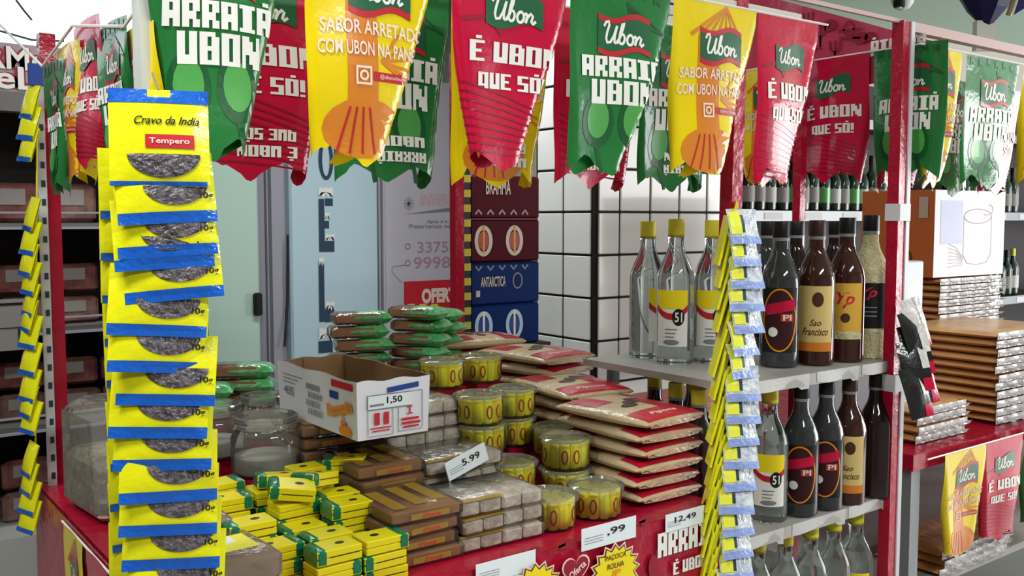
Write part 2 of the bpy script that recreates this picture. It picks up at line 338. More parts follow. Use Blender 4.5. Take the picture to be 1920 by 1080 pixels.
for y in (418, 612, 790, 985):
    z = onY(160, y, VF).z; SH.append(z)
    if y < 985:
        s = rel(MB().box(-2.6, cr - .04, VF + .02, VF + .5, z - .012, z), ck).build('shelf', 'cooler_shelf', ck)
        rel(MB().box(-2.6, cr - .04, VF + .005, VF + .018, z - .02, z - .012).box(-2.6, cr - .04, VF + .005, VF + .018, z + .03, z + .036), ck).build('price_rail', 'freezer_grey', s)
SH[-1] = base
def meat_pack(i):
    def mk():
        o = empty('meat_package')
        MB().rbox(-.075, .075, -.02, .02, 0, .1, .012).build('tray', ['meat', 'meat_pale'][i % 2], o, smooth=True)
        MB().box(-.045, .03, -.023, -.0205, .045, .085).build('label_card', 'meat_label', o)
        return o
    return mk
un = 0
row_words = ['top', 'upper', 'lower', 'bottom']
for r, z in enumerate(SH):
    x = -1.9; k = 0
    while x < cr - .14:
        for lv in range(2 if r in (1, 2, 3) else 1):
            for nn in range(1):
                un += 1
                inst('meat%d' % (un % 2), meat_pack(un % 2), (x + random.uniform(-.01, .01), VF + .14 + .02 * lv, z + .102 * lv), random.uniform(-.15, .15),
                     'packaged meat %s, %s cooler shelf, %s from left' % (('below' if lv == 0 else 'stacked above') if r else 'standing', row_words[r], ORD[k]), 'meat package', 'meat packages in the cooler', (1, 1, random.uniform(.9, .98) if r else 1.3))
        x += .165; k += 1
p0, p1 = onY(0, 562, VF - .03), onY(52, 655, VF - .03)
t = empty('notice_sheet', (p1.x - .06, VF - .03, p1.z), 0, 'white notice sheet on the meat cooler rail at the frame edge', 'notice')
MB().box(-.11, .06, 0, .004, 0, p0.z - p1.z).build('sheet', 'meat_label', t)
ft = flat((0, -.001, 0), (1, 0, 0), (0, 0, -1)); h = p0.z - p1.z
MB().patch(ft, -.1, .05, -h * .93, -h * .88, 1, 1).patch(ft, -.1, .04, -h * .45, -h * .43, 1, 1).patch(ft, .035, .04, -h * .45, -h * .08, 1, 1).build('printed_lines', 'print_black', t)
# ------------------------------------------------------------------ freezers
VZ = 2.9
def fx(x): return onY(x, 450, VZ).x
f = empty('upright_freezer', ((fx(330) + fx(497)) / 2, VZ, 0), 0, 'pale green upright freezer with black latch beside the lettered one', 'freezer')
rel(MB().box(fx(300), fx(505), VZ + .05, VZ + .6, 0, 2.1), f).build('cabinet', 'freezer_grey', f)
d = rel(MB().rbox(fx(300), fx(486), VZ, VZ + .05, .12, 2.05, .01), f).build('door', 'freezer_green', f)
p = onY(482, 570, VZ); rel(MB().rbox(p.x - .02, p.x + .015, VZ - .03, VZ, p.z - .05, p.z + .05, .006), f).build('latch', 'rubber', d)
g = empty('ice_freezer', (fx(620), VZ, 0), 0, 'pale blue ice freezer with snow-capped dark lettering', 'freezer')
rel(MB().box(fx(508), fx(716), VZ + .04, VZ + .6, 0, 2.1), g).build('cabinet', 'freezer_white', g)
d = rel(MB().rbox(fx(541), fx(706), VZ - .02, VZ + .04, .1, 2.05, .01), g).build('door', 'freezer_blue', g)
rel(MB().box(fx(510), fx(528), VZ, VZ + .04, 0, 2.08).box(fx(710), fx(714), VZ, VZ + .04, 0, 2.08), g).build('frame_strip', 'freezer_grey', g)
rel(MB().tube([onY(540, 440, VZ), onY(539, 560, VZ), onY(534, 650, VZ - .02)], .006), g).build('power_cord', 'cord', g)
# letters G E L O turned a quarter: x in letter space runs upwards
fg = flat((0, VZ - .0215, 0), (1, 0, 0), (0, 0, -1))
LP = {'O': [[(0, 0), (1, 0), (1, 1), (0, 1)]]}
let = MB(); snow = MB()
def rl(x0, y0, x1, y1, mb, off):
    A = onY(x0, y0, VZ - .0215); B = onY(x1, y1, VZ - .0215); mb.patch(fg, A.x, B.x, -A.z, -B.z, 1, 1, off)
# pixel boxes measured on the door: letter strokes dark, snow white on one side
for b in ((597, 373, 609, 472), (609, 372, 624, 386), (608, 414, 617, 428), (609, 452, 627, 472), (597, 490, 609, 603), (609, 578, 627, 603), (597, 640, 624, 660)): rl(*b, let, .001)
cc = onY(611, 300, VZ - .0215); ce = onY(625, 300, VZ - .0215); ct_ = onY(611, 262, VZ - .0215)
let.ring(fg, cc.x, -cc.z, ce.x - cc.x, ct_.z - cc.z, (ce.x - cc.x) * .5, .001, 24)
rng = random.Random(3)
for (x0, x1, y, h0) in ((597, 624, 351, 22), (609, 618, 398, 14), (610, 627, 438, 14), (598, 607, 482, 18), (610, 627, 564, 18), (598, 623, 614, 26)):
    px_ = [(x0, y + 3)] + [(x0 + (x1 - x0) * i / 6, y + (0 if i % 2 else 3)) for i in range(1, 6)] + [(x1, y + 2)]
    n = 7
    for i in range(n): px_.append((x1 - (x1 - x0) * (i + .0) / (n - 1), y + h0 * (.55 if i % 2 else 1) * rng.uniform(.8, 1.1)))
    snow.fan(fg, [(onY(x, yy, VZ - .0215).x, -onY(x, yy, VZ - .0215).z) for x, yy in px_], .002)
rel(let, g).build('lettering', 'print_navy', d); rel(snow, g).build('snow_caps', 'print_white', d, kind='stuff')
for o in d.children: pass
q = empty('poster_freezer', (fx(790), VZ, 0), 0, 'white freezer with phone number poster behind the back post', 'freezer')
rel(MB().box(fx(719), fx(905), VZ, VZ + .6, 0, 2.1), q).build('cabinet', 'freezer_white', q)
po = rel(MB().box(fx(722), fx(900), VZ - .006, VZ, onY(760, 640, VZ).z, onY(760, 255, VZ).z), q).build('poster', 'freezer_white', q)
fp = flat((0, VZ - .0065, 0), (1, 0, 0), (0, 0, -1))
def pt(mb, body, x, y, hpx, wpx, bold=0, shear=0, off=.001, V=VZ, fn=None):
    A = onY(x, y, V - .0065); B = onY(x + wpx / 2, y, V); C2 = onY(x - wpx / 2, y, V); H = onY(x, y - hpx / 2, V).z - onY(x, y + hpx / 2, V).z
    text(mb, fn or fp, body, A.x, -A.z, H, B.x - C2.x, bold, shear, off)
mb = MB(); pt(mb, '3375-1', 822, 463, 21, 78, .01); pt(mb, '99983', 818, 492, 22, 84, .01); rel(mb, q).build('phone_lettering', mat('faded_red', 'A98794', .5), po)
mb = MB(); pt(mb, 'Água é a fonte', 832, 415, 8, 66, .01, .3); pt(mb, 'Preservemos nossa', 812, 424, 8, 92, .01, .3); rel(mb, q).build('slogan_lettering', 'print_grey', po)
mb = MB(); pt(mb, 'INVERNO', 830, 374, 22, 82, .03); rel(mb, q).build('faded_title', mat('faded_pink', 'C9A4AC', .5), po)
mb = MB(); c = onY(765, 382, VZ)
for i in range(6):
    a = PI * i / 6; mb.line(fp, [(c.x - .03 * math.cos(a), -c.z - .035 * math.sin(a)), (c.x + .03 * math.cos(a), -c.z + .035 * math.sin(a))], .004, .001)
for x, y in ((763, 462), (763, 493)): c = onY(x, y, VZ); mb.ring(fp, c.x, -c.z, .016, .016, .005, .001, 16)
a, b, e = onY(757, 402, VZ), onY(850, 388, VZ), onY(850, 396, VZ)
mb.fan(fp, [(a.x, -a.z), (b.x, -b.z), (e.x, -e.z)], .001)
mb.line(fp, [(onY(x, y, VZ).x, -onY(x, y, VZ).z) for x, y in ((758, 497), (735, 500), (733, 510), (752, 530))], .003, .001)
rel(mb, q).build('poster_graphics', 'print_grey', po, kind='stuff')
A, B = onY(756, 528, VZ), onY(870, 582, VZ)
rs = rel(MB().box(A.x, B.x, VZ - .012, VZ - .0066, B.z, A.z), q).build('offer_sign', 'print_red', q)
fo = flat((0, VZ - .0125, 0), (1, 0, 0), (0, 0, -1))
mb = MB(); text(mb, fo, 'OFERTA', onY(828, 553, VZ).x, -onY(828, 553, VZ).z, .075, .25, .06, 0, .001); rel(mb, q).build('offer_lettering', 'print_pink', rs)
mb = MB()
for x in (768, 790, 812): a = onY(x, 574, VZ); mb.patch(fo, a.x - .02, a.x + .02, -a.z - .012, -a.z + .015, 1, 1, .0006)
rel(mb, q).build('yellow_flecks', 'burst_yellow', rs, kind='stuff')
# ------------------------------------------------------------------ beer packs, hazard striped pole
VB = 1.28
bx0, bx1 = onY(882, 500, VB).x, onY(1012, 500, VB).x
zs = [onY(940, y, VB).z for y in (648, 570, 491, 410, 328)]
st = tag(MB().box(bx0 - .01, bx1 + .03, VB - .02, VB + .12, 0, zs[0]).build('pallet_box', 'cooler_dark'), 'dark crate under the stacked beer packs', 'crate')
def beer(i):
    blue = i < 2; side = i in (1, 3)
    W_ = bx1 - bx0; H_ = zs[i + 1] - zs[i] - .002
    o = empty('beer_pack', ((bx0 + bx1) / 2, VB, zs[i]), 0,
              ['blue beer pack with round emblems, bottom of the stack', 'blue beer pack with white name, second from the bottom', 'dark red beer pack with round emblems, under the top pack', 'dark red beer pack with pale name, topmost of the stack'][i], 'beer pack', 'stacked beer packs by the tiled column')
    MB().rbox(-W_ / 2, W_ / 2, 0, .11, 0, H_, .006).build('carton', 'carton_blue' if blue else 'carton_maroon', o)
    fn = flat((0, -.0008, 0), (1, 0, 0), (0, 0, -1))
    if side:
        mb = MB()
        text(mb, fn, 'ANTARCTICA' if blue else 'BRAHMA', -.05 if blue else -.03, -H_ * .55 if blue else -H_ * .73, .032 if blue else .045, .095, .02)
        if blue: mb.patch(fn, -W_ / 2 + .02, -W_ / 2 + .035, -H_ * .35, -H_ * .2, 1, 1)
        mb.build('lettering', 'beer_silver', o)
        mb = MB()
        for k in range(5):
            x = -W_ / 2 + .03 + k * .045; mb.line(fn, [(x - .012, -H_ * (.1 if not blue else .93)), (x, -H_ * (.2 if not blue else .83)), (x + .012, -H_ * (.1 if not blue else .93))], .006)
        if blue: mb.ring(fn, .045, -H_ * .55, .02, .026, .005)
        mb.build('printed_marks', 'print_grey' if blue else 'box_line', o, kind='stuff')
    else:
        for x in (-W_ * .32, W_ * .12):
            e = MB().ring(fn, x, -H_ * .5, .034, .048, .013).build('emblem_ring', 'beer_silver' if not blue else 'freezer_blue', o)
            MB().patch(fn, x - .004, x + .004, -H_ * .85, -H_ * .2, 1, 1, .001).build('emblem_bar', 'beer_gold' if not blue else 'print_white', e)
            MB().ell(fn, x, -H_ * .5, .02, .03, .0004).build('emblem_core', 'candy_red' if not blue else 'print_blue', e)
    return o
for i in range(4): beer(i)
hp = onY(876, 500, 1.24)
t = empty('hazard_pole', (hp.x, 1.24, 0), 0, 'thin pole with yellow and black stripes beside the beer', 'pole')
MB().box(-.012, .012, 0, .024, 0, 2.4).build('pole', 'tape_black', t)
mb = MB()
for k in range(46): mb.box(-.0125, .0125, -.0015, .001, .35 + k * .044, .372 + k * .044)
mb.build('yellow_stripes', 'tape_yellow', t, kind='stuff')
# ------------------------------------------------------------------ back shelf with wine bottles
VW = 1.85
ws = empty('wine_shelf', (3.6, VW, 0), 0, 'dark wall shelf of bottles with grey price strips behind the rack', 'shelf')
rel(MB().box(2.0, 6.6, VW + .28, VW + .3, 0, 2.2), ws).build('backboard', 'cooler_dark', ws)
WZ = [onY(1600, 398, VW).z, onY(1900, 556, VW).z]
for z in WZ + [.45, 1.95]:
    s = rel(MB().box(2.0, 6.6, VW, VW + .28, z - .03, z), ws).build('board', 'cooler_dark', ws)
    rel(MB().box(2.0, 6.6, VW - .012, VW, z - .045, z + .005), ws).build('price_strip', 'grey_metal', s)
    mb = MB()
    for k in range(14): mb.box(2.1 + k * .32, 2.24 + k * .32, VW - .014, VW - .0122, z - .038, z - .004)
    rel(mb, ws).build('price_cards', 'price_strip', s, kind='stuff')
def wine(i):
    def mk():
        o = empty('wine_bottle')
        MB().lathe([(.036, 0), (.038, .01), (.038, .17), (.03, .2), (.014, .225), (.013, .3)], 14).build('glass_body', 'green_glass', o, smooth=True)
        MB().lathe([(.0386, .05), (.0386, .13)], 14, capb=False, capt=False).build('label_band', ['meat_label', 'price_strip', 'art_lime'][i % 3], o, smooth=True)
        MB().lathe([(.015, .255), (.015, .302), (.005, .304)], 12).build('cap', ['cap_black', 'cap_yellow', 'print_red'][i % 3], o, smooth=True)
        return o
    return mk
rowspec = [(0, 2.12, 17, 'upper board over the rack'), (0, 4.25, 10, 'upper board at far right'), (1, 2.2, 6, 'lower board over the rack'), (1, 4.3, 10, 'lower board at far right')]
for r, x0, n, wd in rowspec:
    for k in range(n):
        inst('wine%d' % ((k * 2 + r) % 3 if k % 4 else 0), wine((k * 2 + r) % 3 if k % 4 else 0), (x0 + k * .088 + random.uniform(-.008, .008), VW + .07, WZ[r]), random.uniform(0, 6),
             'small dark wine bottle, %s on the wall shelf %s' % (ORD[k], wd), 'bottle', 'wine bottles on the wall shelf', (1, 1, random.uniform(.92, 1.04)))
# ------------------------------------------------------------------ stall frame
fl = onY(291, 90, .0); bl = onY(97, 400, .88); br = onY(857, 450, .88)
rp = onY(1676, 540, 0); rbk = onY(1498, 380, .26)
sf = empty('stall_frame', (-.5, .0, 0), 0, 'market stall frame of slotted posts wrapped in red film', 'stall')
ZT = CAM.z + .41
def post(x, y, z0, z1, wd, red=True, lean=(0, 0), flange=True):
    dx, dy = lean
    P = rel(MB().grid(lambda a, b: (x + wd * (-.5 if a in (0, 1) or a > .74 else (.5)) if False else x + wd * [-.5, .5, .5, -.5, -.5][int(round(a * 4))] + dx * (b * (z1 - z0)), y + wd * [-.5, -.5, .5, .5, -.5][int(round(a * 4))] + dy * (b * (z1 - z0)), z0 + (z1 - z0) * b), 4, 14), sf).build('post', 'red_film' if red else 'post_white', sf)
    return P
def flange(P, x, y, z0, z1, wd):
    F = rel(MB().box(x - wd / 2, x + wd / 2, y - .004, y, z0, z1), sf).build('slotted_strip', 'white_metal', P)
    return F
P1 = post(fl.x, .02, 0, 2.2, .03, red=False)
ZL = CAM.z + .35
P2 = post(bl.x, .88, 0, ZL, .028)
fb = onY(81, 400, .86); mbx = MB().box(fb.x - .009, fb.x + .006, .848, .858, 0, ZL - .08)
F2 = rel(mbx, sf).build('slotted_strip', 'white_metal', P2)
mb = MB()
for k in range(38): mb.box(fb.x - .004, fb.x + .003, .8465, .8479, .3 + k * .035, .312 + k * .035)
rel(mb, sf).build('slots', 'print_navy', P2, kind='stuff')
P3 = post(br.x, .88, 0, ZT, .026)
n0 = onY(1347, 800, 0.0)
P4 = post(n0.x - .008, .0, 0, ZT, .028, lean=(.022, 0))
P5 = post(rp.x, 0, 0, ZT, .026)
rel(MB().box(rp.x + .0135, rp.x + .026, -.016, -.012, .2, ZT), sf).build('slotted_strip', 'white_metal', P5)
for y in (398, 715):
    z = onY(1680, y, 0).z; rel(MB().box(rp.x - .016, rp.x + .024, -.019, .016, z - .018, z + .018), sf).build('clamp', 'white_metal', P5)
P6 = post(rbk.x, .26, 0, ZT, .021)
def rail(a, b, t, m='rail_metal'): return rel(MB().box(min(a[0], b[0]) - t / 2, max(a[0], b[0]) + t / 2, min(a[1], b[1]) - t / 2, max(a[1], b[1]) + t / 2, a[2] - t / 2, a[2] + t / 2), sf).build('rail', m, sf)
ZR = CAM.z + .372
rail((-1.1, -.005, ZR), (.17, -.005, ZR), .014)
rail((-1.1, 0, ZT), (.56, 0, ZT), .008, mat('rail_pink', 'C0A09E', .45)); rail((.56, 0, ZT - .008), (1.6, 0, ZT - .008), .02, 'rail_pink')

rail((-1.05, .2, ZR + .03), (.25, .2, ZR + .03), .01)
# red printed valance on the right end, print seen from its back (mirrored)
def mir(fn): return lambda x, y, off: fn(-x, y, off)
va = empty('printed_valance', (.605, .25, ZT - .04), 0, 'red printed valance, mirrored lettering, at top of the right end', 'valance')
fv = flat((-.004, 0, 0), (0, -1, 0), (0, 0, -1))
def vtop(v):
    P = Vector((.6, v, 1.9)) - CAM; x = 960 + FPX * P.dot(RT) / P.dot(FW); return onX(x, 10 + (x - 1500) * .265, .6).z
va_z = ZT - .04
MB().grid(lambda a, b: Vector((-.004 - .004 * math.sin(a * 17), .3 - .6 * a + .0, 0)) + Vector((0, 0, (vtop(.55 - .6 * a) - va_z) * (1 - b) - .07 * b)), 24, 4).build('film_sheet', mat('valance_film', 'BE3A58', .35, bump=.3, bscale=25), va)
for wd, xp, yp, hh, ww in (('ARRAIÁ', 1683, 84, .033, .13), ('UBON', 1706, 120, .018, .06)):
    mb = MB(); P = onX(xp, yp, .595); block(mb, mir(fv), wd, -(.25 - P.y), va_z - P.z, hh, ww, .006); mb.build('lettering', 'print_white', va)
mb = MB()
for x, y, k in ((-.03, -.095, 0), (-.02, -.03, 1), (.03, -.075, 2), (.045, -.02, 0), (.11, -.035, 3), (.005, -.06, 0), (-.07, -.05, 2), (.08, -.06, 1)):
    if k == 0:
        for i in (-1, 0, 1): mb.line(fv, [(x + .014 * i, y - .02), (x + .012 * i, y), (x, y + .008), (x, y + .03)], .005, .005)
    elif k == 1: mb.ring(fv, x, y, .016, .018, .005, .005, 14).line(fv, [(x - .03, y), (x + .03, y + .004)], .004, .005)
    elif k == 2: mb.ell(fv, x, y, .018, .014, .005, 12).line(fv, [(x - .05, y - .012), (x, y)], .007, .005)
    else: mb.ell(fv, x, y, .02, .013, .005, 12).ell(fv, x + .024, y, .014, .01, .005, 12).line(fv, [(x - .055, y - .008), (x, y)], .005, .005)
mb.build('printed_motifs', 'art_red', va, kind='stuff')
# ------------------------------------------------------------------ bunting garlands
def pen_map(o, dx, nb, W_, L_, fr, fl_, r, seed, tilt=0):
    o, dx, nb = Vector(o), Vector(dx), Vector(nb)
    def fn(x, y, off=0):
        t = max(0, y / L_); xr = W_ * (1 - fr * t ** 1.2); xl = W_ * fl_ * t; X, D, n = x, 0, 0
        if x > xr:
            a = (x - xr) / r
            if a < PI: X = xr + r * math.sin(a); D = r * (1 - math.cos(a)); n = a
            else: X = xr - (x - xr - PI * r); D = 2 * r; n = PI
        elif x < xl:
            a = (xl - x) / r
            if a < PI: X = xl - r * math.sin(a); D = r * (1 - math.cos(a)); n = -a
            else: X = xl + (xl - x - PI * r); D = 2 * r; n = PI
        X += off * math.sin(n) if abs(n) < PI else 0; D -= off * math.cos(n)
        D += .005 * math.sin(x / W_ * 6 + seed) * min(1, t * 2) + .004 * math.sin(y * 30 + seed * 2) * t + tilt * t * .05
        return o + dx * X + nb * D + Vector((0, 0, -y + .004 * math.sin(x / W_ * PI)))
    return fn
def pennant(root, kind, o, dx, nb, W_=.2, L_=.3, fr=.42, fl_=.22, r=.012, seed=0, inv=False, tilt=0, art=True, tw=.78):
    fn = pen_map(o, dx, nb, W_, L_, fr, fl_, r, seed, tilt); rg = random.Random(int(seed * 100) + 5)
    jag = [rg.uniform(-.03, .03) for _ in range(9)]
    def bot(a):
        v = abs(((a * 2.0 + .15) % 1) - .5) * 2
        return .9 + .1 * v + jag[int(a * 8)] * .5
    m = 'pen_' + kind
    p = MB().grid(lambda a, b: fn(W_ * a, L_ * b * bot(a)), 30, 22).build('pennant', m, root, smooth='all')
    if not art: return p
    q1 = MB()
    if kind == 'green':
        q1.line(fn, [(W_ * x, L_ * y) for x, y in ((.55, .1), (.6, .2), (.85, .22), (.95, .24), (.55, .1))], .004, .0008)
        for x in (.6, .66, .72, .78): q1.line(fn, [(W_ * .56, L_ * .1), (W_ * x, L_ * .215)], .0022, .0008)
        for k in range(6):
            x, y = W_ * (.1 + .15 * k), L_ * (.04 + .012 * (k % 2)); q1.fan(fn, [(x - .007, y - .007), (x + .007, y - .007), (x + .007, y + .01), (x, y + .004), (x - .007, y + .01)], .0008)
        for cx in (.28, .62): q1.ell(fn, W_ * cx, L_ * .72, W_ * .15, L_ * .14, .0007, 16).line(fn, [(W_ * cx, L_ * .84), (W_ * (cx + .05), L_ * .99)], .008, .0007)
        q1.build('artwork', 'art_green', p, kind='stuff')
        q2 = MB()
        for cx in (.28, .62): q2.ell(fn, W_ * cx, L_ * .71, W_ * .105, L_ * .1, .0011, 16)
        q2.build('artwork_light', 'art_lime', p, kind='stuff')
    elif kind == 'red':
        for k in range(9): q1.line(fn, [(W_ * .05, L_ * (.58 + .04 * k)), (W_ * .45, L_ * (.64 + .035 * k)), (W_ * .85, L_ * (.72 + .028 * k))], .003, .0007)
        q1.line(fn, [(W_ * .06, L_ * .3), (W_ * .3, L_ * .28), (W_ * .42, L_ * .36)], .006, .0007)
        q1.build('artwork', 'art_red', p, kind='stuff')
    else:
        for k in range(7): q1.line(fn, [(W_ * .62, L_ * .02), (W_ * (.2 + .1 * k), L_ * .2)], [.002, .007], .0007)
        q1.patch(fn, W_ * .28, W_ * .52, L_ * .2, L_ * .8, 6, 8, .0006).ell(fn, W_ * .42, L_ * .84, W_ * .32, L_ * .13, .0007, 18)
        for k in range(6): q1.line(fn, [(W_ * .55, L_ * .55), (W_ * (.7 + .04 * k), L_ * (.42 + .05 * k))], .004, .0007)
        q1.build('artwork', 'art_orange', p, kind='stuff')
        q2 = MB()
        for k in range(4): q2.line(fn, [(W_ * (.3 + .05 * k), L_ * .75), (W_ * (.2 + .1 * k), L_ * .95)], .003, .0012)
        q2.patch(fn, W_ * .48, W_ * .8, L_ * .595, L_ * .635, 4, 1, .001)
        q2.build('artwork_dark', 'logo_red', p, kind='stuff')
    yl = {'green': .27, 'red': .24, 'yellow': .25}[kind]; xl = .52 if kind != 'yellow' else .55
    lw = W_ * .5
    lg = MB()
    lg.grid(lambda a, b: fn(W_ * xl + lw * (a - .5), L_ * (yl - .07 + .14 * b) + .006 * math.sin(a * PI * 2) , .0013), 8, 3); lg.build('logo_panel', 'logo_green', p)
    if kind != 'red':
        sp = MB()
        for s in (-1, 1): sp.grid(lambda a, b: fn(W_ * xl + lw * (a - .5), L_ * (yl + s * .085 - .014 + .028 * b) + .006 * math.sin(a * PI * 2), .0012), 8, 1)
        sp.build('logo_stripe', 'logo_red', p)
    wt = MB(); logo_word(wt, lambda x, y, off: fn(x, y, off), W_ * xl, L_ * yl, lw * .8, .0018); wt.build('logo_lettering', 'print_white', p)
    def bl(*a):
        m_ = MB(); block(m_, fn, *a); m_.build('lettering', 'print_white', p)
    if kind == 'green': bl('ARRAIÁ', W_ * .5, L_ * .44, L_ * .105, W_ * tw, .0014); bl('UBON', W_ * .5, L_ * .57, L_ * .125, W_ * tw * .75, .0014)
    elif kind == 'red': bl('É UBON', W_ * .52, L_ * .44, L_ * .095, W_ * tw, .0014); bl('QUE SÓ!', W_ * .52, L_ * .575, L_ * .075, W_ * tw * .8, .0014)
    if inv:
        l1, l2 = {'green': ('ARRAIÁ', 'UBON'), 'red': ('É UBON', 'QUE SÓ!'), 'yellow': ('UBON', 'ARRAIÁ')}[kind]
        bl(l2, W_ * .55, L_ * .79, L_ * .05, W_ * .4, .0014, PI); bl(l1, W_ * .55, L_ * .865, L_ * .05, W_ * .42, .0014, PI)
    if kind == 'yellow':
        pk = MB(); text(pk, fn, 'SABOR ARRETADO', W_ * .5, L_ * .41, L_ * .06, W_ * .82, .015, 0, .0016); pk.build('pink_lettering', 'print_pink', p); pk = MB(); text(pk, fn, 'COM UBON NA PANELA', W_ * .5, L_ * .5, L_ * .06, W_ * .86, .015, 0, .0016); pk.build('pink_lettering', 'print_pink', p); pk = MB()
        x, y = W_ * .4, L_ * .615; q = .012
        for a, b, c, d in ((-q, q, -q, -q + .003), (-q, q, q - .003, q), (-q, -q + .003, -q, q), (q - .003, q, -q, q)): pk.patch(fn, x + a, x + b, y + c, y + d, 1, 1, .0018)
        pk.ring(fn, x, y, .007, .007, .003, .0018, 14); text(pk, fn, '@ubonalimentos', W_ * .66, L_ * .615, L_ * .022, W_ * .26, 0, 0, .0018)
        pk.build('handle_print', 'print_pink', p, kind='stuff')
    return p
def garland(label, loc, pens, dx, nb, line):
    g = empty('bunting_garland', loc, 0, label, 'bunting', 'festive printed bunting'); g0 = Vector(loc)
    MB().tube([Vector(q) - g0 for q in line], .0022, 5).build('string', 'print_white', g)
    for i, (kind, o, kw) in enumerate(pens):
        pennant(g, kind, Vector(o) - g0, dx, nb, seed=i * 1.7 + len(label) * .1, **kw)
    return g
ZG = CAM.z + .365
fr_ = [('green', -1.015, {'W_': .165, 'fr': .42, 'fl_': .28}), ('yellow', -.822, {'W_': .19, 'fr': .5, 'fl_': .14}), ('red', -.606, {'W_': .208, 'fr': .5, 'fl_': .24}), ('green', -.392, {'W_': .214, 'fr': .56, 'fl_': .1}), ('yellow', -.17, {'W_': .21, 'fr': .5, 'fl_': .14}), ('red', .045, {'W_': .175, 'fr': .5, 'fl_': .08, 'L_': .31})]
garland('front row of glossy green, yellow and red printed bunting over the counter', (-.4, -.015, ZG), [(k, (x, -.018, ZG), kw) for k, x, kw in fr_], (1, 0, 0), (0, 1, 0), [(-1.1, -.018, ZG + .002), (-.4, -.018, ZG), (.25, -.018, ZG + .002)])
sc_ = [('red', -.9), ('green', -.68), ('yellow', -.465), ('red', -.25), ('green', -.035)]
garland('second row of printed bunting hanging behind the front row', (-.4, .2, ZG + .01), [(k, (x, .195, ZG + .01), {'W_': .21, 'L_': .325, 'fr': .22, 'fl_': .1, 'inv': True}) for k, x in sc_], (1, 0, 0), (0, 1, 0), [(-1.0, .195, ZG + .012), (.2, .195, ZG + .012)])
sl = [('green', .5, ZG - .135, {}), ('yellow', .42, ZG - .12, {}), ('red', .33, ZG - .1, {'r': .02}), ('green', .22, ZG - .12, {}), ('yellow', .13, ZG - .14, {})]
garland('sagging twisted bunting along the left side by the left post', (fl.x, .3, ZG), [(k, (fl.x - .02 + .004 * i, v, z), dict(W_=.14, L_=.2, fr=.4, fl_=.25, **kw)) for i, (k, v, z, kw) in enumerate(sl)], (0, -1, 0), (1, 0, 0), [(fl.x - .02, .88, ZG), (fl.x - .02, .5, ZG - .13), (fl.x - .02, .3, ZG - .1), (fl.x - .02, .05, ZG - .14), (fl.x, .0, ZG - .1)])
sr = [('yellow', .49, {'fr': .3}), ('red', .3, {'fr': .18, 'fl_': .12}), ('green', .1, {'fr': .2, 'fl_': .1, 'W_': .17})]
garland('matt red and green bunting along the right end of the stall', (.59, .2, ZG), [(k, (.59, v, ZG + .005), dict({'W_': .188, 'L_': .29}, **kw)) for k, v, kw in sr], (0, -1, 0), (1, 0, 0), [(.59, .55, ZG + .005), (.59, -.02, ZG + .005)])
sg = [('yellow', .592, {'W_': .15, 'fr': .5}), ('green', .765, {'W_': .24, 'fr': .45, 'fl_': .06}), ('yellow', 1.03, {'W_': .2, 'fr': .2}), ('red', 1.25, {})]
garland('glossy green and yellow bunting right of the right post', (.9, -.015, ZG), [(k, (x, -.018, ZG), dict({'L_': .3}, **kw)) for k, x, kw in sg], (1, 0, 0), (0, 1, 0), [(.57, -.018, ZG + .002), (1.5, -.018, ZG + .002)])
rb = [('red', .68, {'fr': .3}), ('green', .92, {'fr': .3}), ('red', 1.15, {'fr': .3})]
garland('inner bunting behind the glossy row right of the right post', (.9, .14, ZG), [(k, (x, .14, ZG - .02), dict({'L_': .29}, **kw)) for k, x, kw in rb], (1, 0, 0), (0, 1, 0), [(.6, .14, ZG - .018), (1.5, .14, ZG - .018)])
# ------------------------------------------------------------------ counter
ct = empty('display_counter', (-.5, .4, 0), 0, 'display counter in red printed film under the sweets', 'counter')
UL = -.975
rel(MB().box(UL, -.025, .0, .87, .06, ZC - .02), ct).build('body', 'counter_wood', ct)
rel(MB().box(UL - .005, -.02, -.006, .875, ZC - .02, ZC), ct).build('top', 'red_film', ct)
sk = rel(MB().grid(lambda a, b: (UL - .01 + (1.0) * a, -.012 + .003 * math.sin(a * 40) * b, ZC + .002 - .85 * b), 40, 8), ct).build('front_skirt', 'red_film', ct)
sl_ = rel(MB().grid(lambda a, b: (UL - .012 + .004 * math.sin(a * 30) * b, -.012 + .88 * a, ZC + .002 - .85 * b), 30, 8), ct).build('side_skirt', 'red_film', ct)
fk = flat((0, -.017, 0), (1, 0, 0), (0, 0, -1))
def K(x, y): p = onY(x, y, -.017); return p.x, -p.z
for x, y, bd, hh, ww, ox in ((1275, 1012, 'ARRAIÁ', .042, .15, .02), (1290, 1058, 'É UBON', .022, .085, .005), (950, 1200, 'ARRAIÁ', .042, .15, 0), (700, 1180, 'ARRAIÁ', .042, .15, 0)):
    mb = MB(); a = K(x, y); block(mb, fk, bd, a[0] + ox, a[1], hh, ww); rel(mb, ct).build('skirt_lettering', 'print_white', sk)
mb = MB()
for x, y in ((1210, 975), (1130, 1000), (1060, 1020), (1000, 1035), (1330, 940)):
    a = K(x, y); mb.ell(fk, a[0], a[1], .016, .008, .0005, 10).line(fk, [(a[0] - .035, a[1] + .006), (a[0], a[1])], .004)
a = K(1225, 1062); mb.ell(fk, a[0], a[1], .012, .02, .0005, 10)
rel(mb, ct).build('skirt_motifs', 'art_red', sk, kind='stuff')
rs_ = MB()   # stepped riser, filled in while stacks are placed
def riser(x0, x1, y0, y1, z):
    if z > ZC + .003: rs_.box(x0, x1, y0, y1, ZC, z - .0005)
